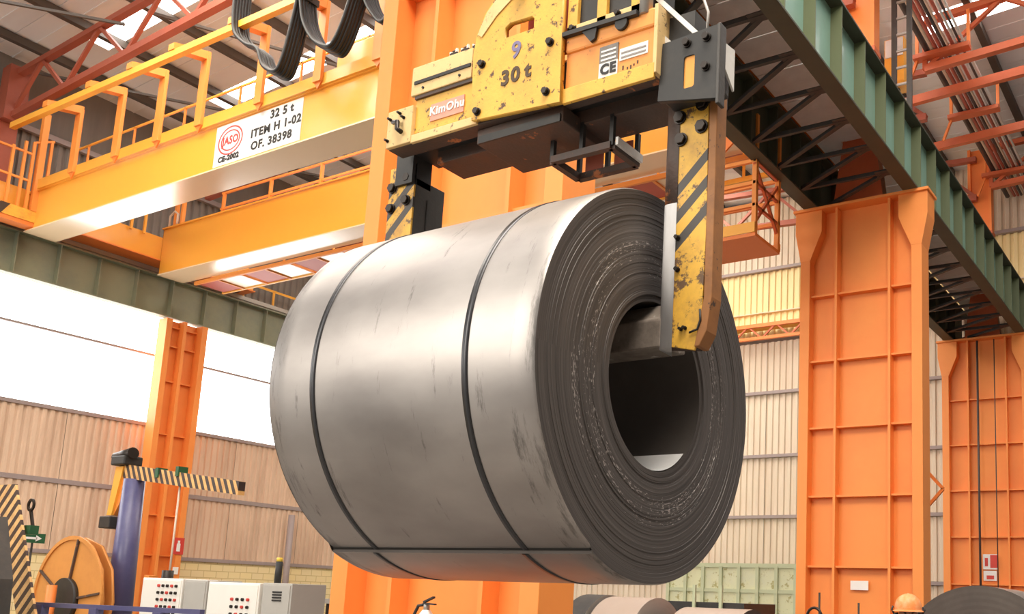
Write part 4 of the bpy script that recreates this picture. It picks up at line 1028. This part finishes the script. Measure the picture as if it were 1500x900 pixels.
# jib crane
jc = thing('jib_crane', 'blue post jib crane with a black and yellow striped arm', 'crane', (11, 19.9, 0))
MB().cyl((11, 19.72, 0), (11, 19.72, 3.72), .28, 28, .2).build('post', M['blue'], jc)
MB().prism([(20.3, 4.0), (20.02, 4.0), (20.25, 2.98), (20.42, 2.98)], 'X', 10.9, 11.1).build('collar_plate', M['yellow_rail'], jc)
MB().prism([(20.02, 4.0), (19.75, 3.95), (20.1, 3.2), (20.25, 2.98)], 'X', 10.95, 11.05).build('gusset', M['orange_rail'], jc)
MB().box(10.8, 11.2, 20.1, 20.5, 2.7, 2.95).build('bearing', M['black'], jc, .02)
mj = stripe_mat('jib_stripes', (.8, .46, .16), (.045, .028, .025), 1.0, -.55, .185, .52, lvl=.8)
MB().add([(x, y, z) for x in (10.93, 11.07) for y, z in ((20.05, 3.76), (16.12, 3.30), (16.12, 3.56), (20.05, 4.05))],
         [(0, 1, 2, 3), (7, 6, 5, 4), (0, 4, 5, 1), (1, 5, 6, 2), (2, 6, 7, 3), (3, 7, 4, 0)]).build('arm', mj, jc)
MB().box(10.8, 11.2, 19.85, 20.35, 4.02, 4.22).build('trolley_motor', M['black'], jc, .03)
MB().cyl((10.95, 20.4, 4.2), (10.95, 19.8, 4.28), .12, 14).build('motor', M['bolt'], jc)
for y in (18.8, 18.1): MB().box(10.9, 11.1, y - .05, y + .05, 3.72, 3.92).build('cable_clip', M['sign_green'], jc)
MB().cyl((11, 18.1, 1.2), (11, 18.1, 3.6), .02, 8).build('pendant_cable', M['pipe_pale'], jc)
# striped leaning post of the machine at the left edge
mp_ = thing('striped_guard_post', 'leaning black and yellow striped guard post at the left edge', 'post', (8, 17.6, 0))
MB().add([(x, y, z) for x in (8.0, 8.04) for y, z in ((18.6, 3.2), (17.93, 3.2), (16.6, .9), (17.2, .9))],
         [(0, 1, 2, 3), (7, 6, 5, 4), (0, 4, 5, 1), (1, 5, 6, 2), (2, 6, 7, 3), (3, 7, 4, 0)]).build('striped_plate', stripe_mat('post_stripes', (.82, .5, .2), (.05, .025, .02), 1.0, 1.0, .27, .5, lvl=.8), mp_)
MB().box(7.88, 8.12, 16.5, 17.3, 0, .92).build('foot', M['black'], mp_)
mm = thing('coil_car_machine', 'dark machine frame with a red tag at the left edge', 'machine', (7.2, 16.5, 0))
MB().prism([(17.1, 0), (15.85, 0), (16.0, 1.6), (16.45, 2.55), (17.1, 2.5)], 'X', 7.0, 7.3).build('frame', M['dark_grey'], mm)
MB().box(6.96, 7.0, 16.05, 16.25, 1.62, 2.0).build('red_tag', M['sign_red'], mm)
MB().cyl((6.85, 16.1, 1.35), (7.0, 16.1, 1.35), .3, 24).build('wheel', M['black'], mm)
MB().ring((6.83, 16.1, 1.35), 'X', .12, .2, .04, 24).build('wheel_ring', M['reel'], mm)
# ring lamp and exit sign
rl = thing('ring_lamp', 'small round ring and clamp beside the striped post', 'ring', (8.2, 17.3, 2.6))
MB().ring((8.15, 17.62, 2.85), 'X', .07, .11, .03, 24).build('ring', M['bolt'], rl)
MB().bar((8.15, 17.6, 2.75), (8.15, 17.45, 2.45), .04).build('stem', M['bolt'], rl)
MB().box(8.08, 8.22, 17.4, 17.6, 2.35, 2.5).build('clamp', M['sign_green'], rl)
ex = thing('exit_sign', 'small green exit sign with a white arrow left of the cable reel', 'sign', (11.2, 24, 1.2))
MB().box(11.0, 11.5, 24.0, 24.02, 2.42, 2.64).build('panel', M['sign_green'], ex)
MB().box(11.06, 11.32, 23.99, 24.0, 2.505, 2.555).build('arrow_shaft', M['label_white'], ex)
MB().prism([(11.3, 2.46), (11.42, 2.53), (11.3, 2.6)], 'Y', 23.99, 24.0).build('arrow_head', M['label_white'], ex)
MB().cyl((11.25, 24.03, 0), (11.25, 24.03, 2.45), .025, 8).build('pole', M['bolt'], ex)
# cable reel
cr_ = thing('cable_reel', 'large orange cable reel with black hub at the lower left', 'reel', (10, 19.9, 0))
MB().cyl((10.3, 20.35, 1.2), (10.36, 20.35, 1.2), 1.28, 12).build('flange', M['reel'], cr_)
MB().cyl((10.36, 20.35, 1.2), (10.5, 20.35, 1.2), .8, 32).build('drum', M['reel'], cr_)
MB().cyl((10.5, 20.35, 1.2), (10.55, 20.35, 1.2), 1.28, 12).build('flange', M['reel'], cr_)
MB().ring((10.29, 20.35, 1.2), 'X', 1.22, 1.3, .04, 48).build('rim', M['reel'], cr_)
MB().cyl((10.2, 20.35, 1.2), (10.3, 20.35, 1.2), .45, 32).build('hub', M['black'], cr_)
for k in range(5):
    a = math.radians(100 + 72 * k)
    MB().bar((10.27, 20.35 + .4 * math.cos(a), 1.2 + .4 * math.sin(a)), (10.27, 20.35 + 1.24 * math.cos(a), 1.2 + 1.24 * math.sin(a)), .04).build('spoke', M['greasy'], cr_)
MB().cyl((10.0, 20.35, 0), (10.0, 20.35, 1.5), .09, 16).build('stand', M['orange'], cr_)
# blue handrail along the front of the machine area
hr = thing('guard_rail', 'violet blue guard rail along the bottom left', 'rail', (8.2, 16, 0))
MB().bar((8.2, 17.4, 1.2), (8.2, 12.6, 1.24), .07).build('top_rail', M['blue'], hr)
for y in (17.3, 16.9, 15.3, 13.6): MB().box(8.14, 8.26, y - .1, y + .1, 0, 1.2).build('post', M['blue'], hr)
gp = tag(MB().bar((10.2, 17.4, 0), (10.2, 17.35, 1.75), .16).build('bollard', M['orange_rail']), 'orange bollard between the blue post and the control cabinet', 'bollard')
dm = thing('drive_motor', 'dark drive motor beside the orange bollard', 'motor', (10.3, 16.9, 0))
MB().box(10.1, 10.5, 16.4, 17.1, 0, 1.3).build('body', M['black'], dm)
MB().cyl((10.3, 17.0, 1.3), (10.3, 17.0, 1.85), .1, 14).build('upright', M['bolt'], dm)
# control cabinets
def cabinet(y0, y1, z1, m_, label, cols=0, rows=0, yb=(0, 0), zb=1.5, x0=9.0, side=True):
    c = thing('control_cabinet', label, 'cabinet', (x0 + .3, (y0 + y1) / 2, 0))
    MB().box(x0, x0 + .6, y0, y1, 0, z1).build('body', m_, c, .01)
    MB().box(x0 - .012, x0, y0 + .03, y1 - .03, .12, z1 - .03).build('door', m_, c, .004)
    for i in range(cols):
        for j in range(rows):
            y = yb[0] + (yb[1] - yb[0]) * i / max(1, cols - 1); z = zb - j * .11
            MB().cyl((x0 - .012, y, z), (x0 - .04, y, z), .024, 10).build('button', M['bolt'] if (i + j) % 3 else M['sign_red'], c)
    MB().box(x0 - .02, x0 - .012, y0 + .06, y0 + .1, .8, 1.0).build('handle', M['bolt'], c)
    return c
cabinet(14.42, 15.52, 1.7, M['cabinet'], 'ivory control cabinet with four rows of buttons, left of the two', 5, 5, (15.02, 14.55), 1.58)
MB_ = cabinet(13.78, 14.36, 1.69, M['cabinet_grey'], 'grey narrow cabinet between the two ivory cabinets')
cabinet(12.5, 13.74, 1.67, M['cabinet'], 'ivory control cabinet with three rows of buttons, right of the two', 4, 4, (13.1, 12.72), 1.42)
c4 = cabinet(11.8, 12.46, 1.68, M['cabinet_grey'], 'grey cabinet with a small grille beneath the black signal lamp', x0=9.02)
for j in range(4): MB().box(8.995, 9.008, 12.0, 12.2, 1.42 + .04 * j, 1.442 + .04 * j).build('vent_slat', M['ink'], c4)
st_ = thing('signal_lamp', 'black signal tower with yellow top on the grey cabinet', 'lamp', (9.2, 12.38, 1.68))
MB().cyl((9.2, 12.38, 1.68), (9.2, 12.38, 2.0), .05, 16).build('stack', M['black'], st_)
MB().cyl((9.2, 12.38, 2.0), (9.2, 12.38, 2.06), .045, 16).build('beacon', M['lens_yellow'], st_)
tag(MB().cyl((19.75, 26.2, 0), (19.75, 26.2, 3.9), .1, 14).build('downpipe', M['girt']), 'mauve downpipe on the side wall left of the coil', 'pipe')
br_ = thing('work_bench', 'grey bench with white papers beyond the cabinets', 'bench', (14, 16.2, 0))
MB().box(13.8, 14.8, 14.7, 17.0, 1.3, 1.4).build('top', M['grey_steel'], br_)
for y in (14.8, 16.9): MB().box(13.85, 13.95, y - .05, y + .05, 0, 1.3).build('leg', M['bolt'], br_)
MB().box(13.78, 13.9, 15.2, 16.2, 1.4, 1.62).build('tray', M['label_white'], br_)

# ================================================================== THE WORKER
wx, wy = 8.3, 2.53
wk = thing('person', 'worker in an orange helmet with dark ear muffs beside the floor coil', 'person', (wx, wy, 0))
def skin(name, verts, edges, radii, m, parent, sub=2):
    me = D.meshes.new(name); off = Vector(ORG[parent.name])
    me.from_pydata([tuple(Vector(v) - off) for v in verts], edges, [])
    o = D.objects.new(name, me); COL.objects.link(o); o.parent = parent; ORG[o.name] = ORG[parent.name]
    s = o.modifiers.new('skin', 'SKIN'); s.use_smooth_shade = True
    for i, r in enumerate(radii): me.skin_vertices[0].data[i].radius = (r, r) if not isinstance(r, tuple) else r
    me.skin_vertices[0].data[0].use_root = True
    u = o.modifiers.new('sub', 'SUBSURF'); u.levels = sub; u.render_levels = sub
    me.materials.append(m)
    return o
fd = Vector((-.93, -.36, 0)); sd = Vector((-.36, .93, 0)).normalized()    # the way he faces, his right hand side
def W(f, s, z): return Vector((wx, wy, 0)) + fd * f + sd * s + Vector((0, 0, z))
V = [W(0, 0, .93), W(.01, 0, 1.1), W(.01, 0, 1.32), W(0, 0, 1.43), W(.02, 0, 1.53),
     W(0, .17, 1.38), W(-.01, .24, 1.12), W(.08, .25, .88), W(0, -.17, 1.38), W(-.01, -.24, 1.12), W(.08, -.25, .88),
     W(0, .1, .88), W(.02, .11, .5), W(-.01, .12, .1), W(0, -.1, .88), W(.02, -.11, .5), W(-.01, -.12, .1)]
E_ = [(0, 1), (1, 2), (2, 3), (3, 4), (2, 5), (5, 6), (6, 7), (2, 8), (8, 9), (9, 10), (0, 11), (11, 12), (12, 13), (0, 14), (14, 15), (15, 16)]
Rd = [.15, .14, .16, .08, .055, .075, .055, .04, .075, .055, .04, .1, .075, .055, .1, .075, .055]
skin('body', V, E_, Rd, M['workwear'], wk)
for s in (.12, -.12):
    skin('boot', [W(-.04, s, .06), W(.06, s, .05), W(.17, s, .035)], [(0, 1), (1, 2)], [.06, .055, .038], M['boot'], wk, 1)
for s in (.25, -.25):
    o = [W(.085, s, .86), W(.1, s, .8)]; ed = [(0, 1)]; rd = [.038, .036]
    for k, (ds, ln) in enumerate(((-.027, .07), (-.009, .08), (.009, .075), (.027, .06))):
        i = len(o); o += [W(.105 + .0, s + ds, .755), W(.12, s + ds, .755 - ln * .5), W(.115, s + ds, .755 - ln)]
        ed += [(1, i), (i, i + 1), (i + 1, i + 2)]; rd += [.0105, .0095, .0085]
    i = len(o); sg_ = -1 if s > 0 else 1
    o += [W(.12, s + sg_ * .04, .79), W(.135, s + sg_ * .05, .75)]; ed += [(0, i), (i, i + 1)]; rd += [.012, .0105]
    skin('hand', o, ed, rd, M['skin'], wk, 1)
# head: lofted oval with brow, nose, mouth and chin
mb = MB(); rings = [(1.445, .045, .05, .015), (1.465, .06, .062, .02), (1.49, .078, .066, .018), (1.52, .09, .072, .012), (1.55, .096, .076, .006), (1.58, .098, .078, 0), (1.61, .1, .079, -.002), (1.65, .097, .077, -.004), (1.69, .08, .066, -.004), (1.715, .04, .035, -.004)]
vs = []; n = 24
for z, rf, rs, df in rings:
    for k in range(n):
        a = 2 * PI * k / n; f = rf * math.cos(a) + df; s = rs * math.sin(a)
        if math.cos(a) > .93 and 1.53 < z < 1.57: f += .022
        if abs(math.sin(a)) > .2 and abs(math.sin(a)) < .6 and math.cos(a) > 0 and 1.57 < z < 1.6: f -= .01
        vs.append(W(f, s, z))
fs = [(j * n + k, j * n + (k + 1) % n, (j + 1) * n + (k + 1) % n, (j + 1) * n + k) for j in range(len(rings) - 1) for k in range(n)] + [tuple(range(n)), tuple(range((len(rings) - 1) * n, len(rings) * n))]
mb.add(vs, fs, True).build('head', M['skin'], wk)
for s in (.03, -.03):
    MB().cyl(W(.078, s, 1.588), W(.09, s, 1.588), .011, 10).build('eye', M['ink'], wk)
    MB().bar(W(.088, s - .016, 1.606), W(.088, s + .016, 1.606), .008).build('eyebrow', M['ink'], wk)
MB().bar(W(.096, -.022, 1.502), W(.096, .022, 1.502), .008).build('mouth', M['pipe_red'], wk)
# helmet with brim and ridge, ear muffs
mb = MB(); vs = []; n = 32; lv = [(0, 1.0), (.35, .98), (.7, .85), (1.0, .62), (1.25, .36), (1.45, .12)]
for h, k_ in [(0, 1.0), (.03, 1.0), (.06, .97), (.09, .88), (.115, .72), (.135, .5), (.147, .25), (.15, .06)]:
    for k in range(n):
        a = 2 * PI * k / n; vs.append(W(.135 * k_ * math.cos(a), .118 * k_ * math.sin(a), 1.622 + h))
fs = [(j * n + k, j * n + (k + 1) % n, (j + 1) * n + (k + 1) % n, (j + 1) * n + k) for j in range(7) for k in range(n)] + [tuple(range(7 * n, 8 * n))]
he = mb.add(vs, fs, True).build('helmet', M['helmet'], wk)
vs = []
for k in range(n):
    a = 2 * PI * k / n; ex_ = .03 + .03 * max(0, math.cos(a))
    vs += [W(.13 * math.cos(a), .114 * math.sin(a), 1.632), W((.135 + ex_) * math.cos(a), (.118 + .018) * math.sin(a), 1.618), W((.135 + ex_) * math.cos(a), (.118 + .018) * math.sin(a), 1.612), W(.13 * math.cos(a), .114 * math.sin(a), 1.62)]
MB().add(vs, [(4 * k + j, 4 * k + (j + 1) % 4, 4 * ((k + 1) % n) + (j + 1) % 4, 4 * ((k + 1) % n) + j) for k in range(n) for j in range(4)], True).build('brim', M['helmet'], he)
MB().tube([W(.11 - .22 * t, 0, 1.622 + .143 * math.sin(PI * (.18 + .64 * t)) ) for t in (k / 8 for k in range(9))], .012, 8).build('ridge', M['helmet'], he)
for s in (1, -1):
    MB().cyl(W(0, s * .085, 1.565), W(0, s * .125, 1.565), .042, 18, .036).build('ear_muff', M['black'], wk)
    MB().tube([W(0, s * .118, 1.585), W(-.01, s * .142, 1.63), W(-.01, s * .13, 1.66)], .009, 6).build('muff_arm', M['black'], wk)
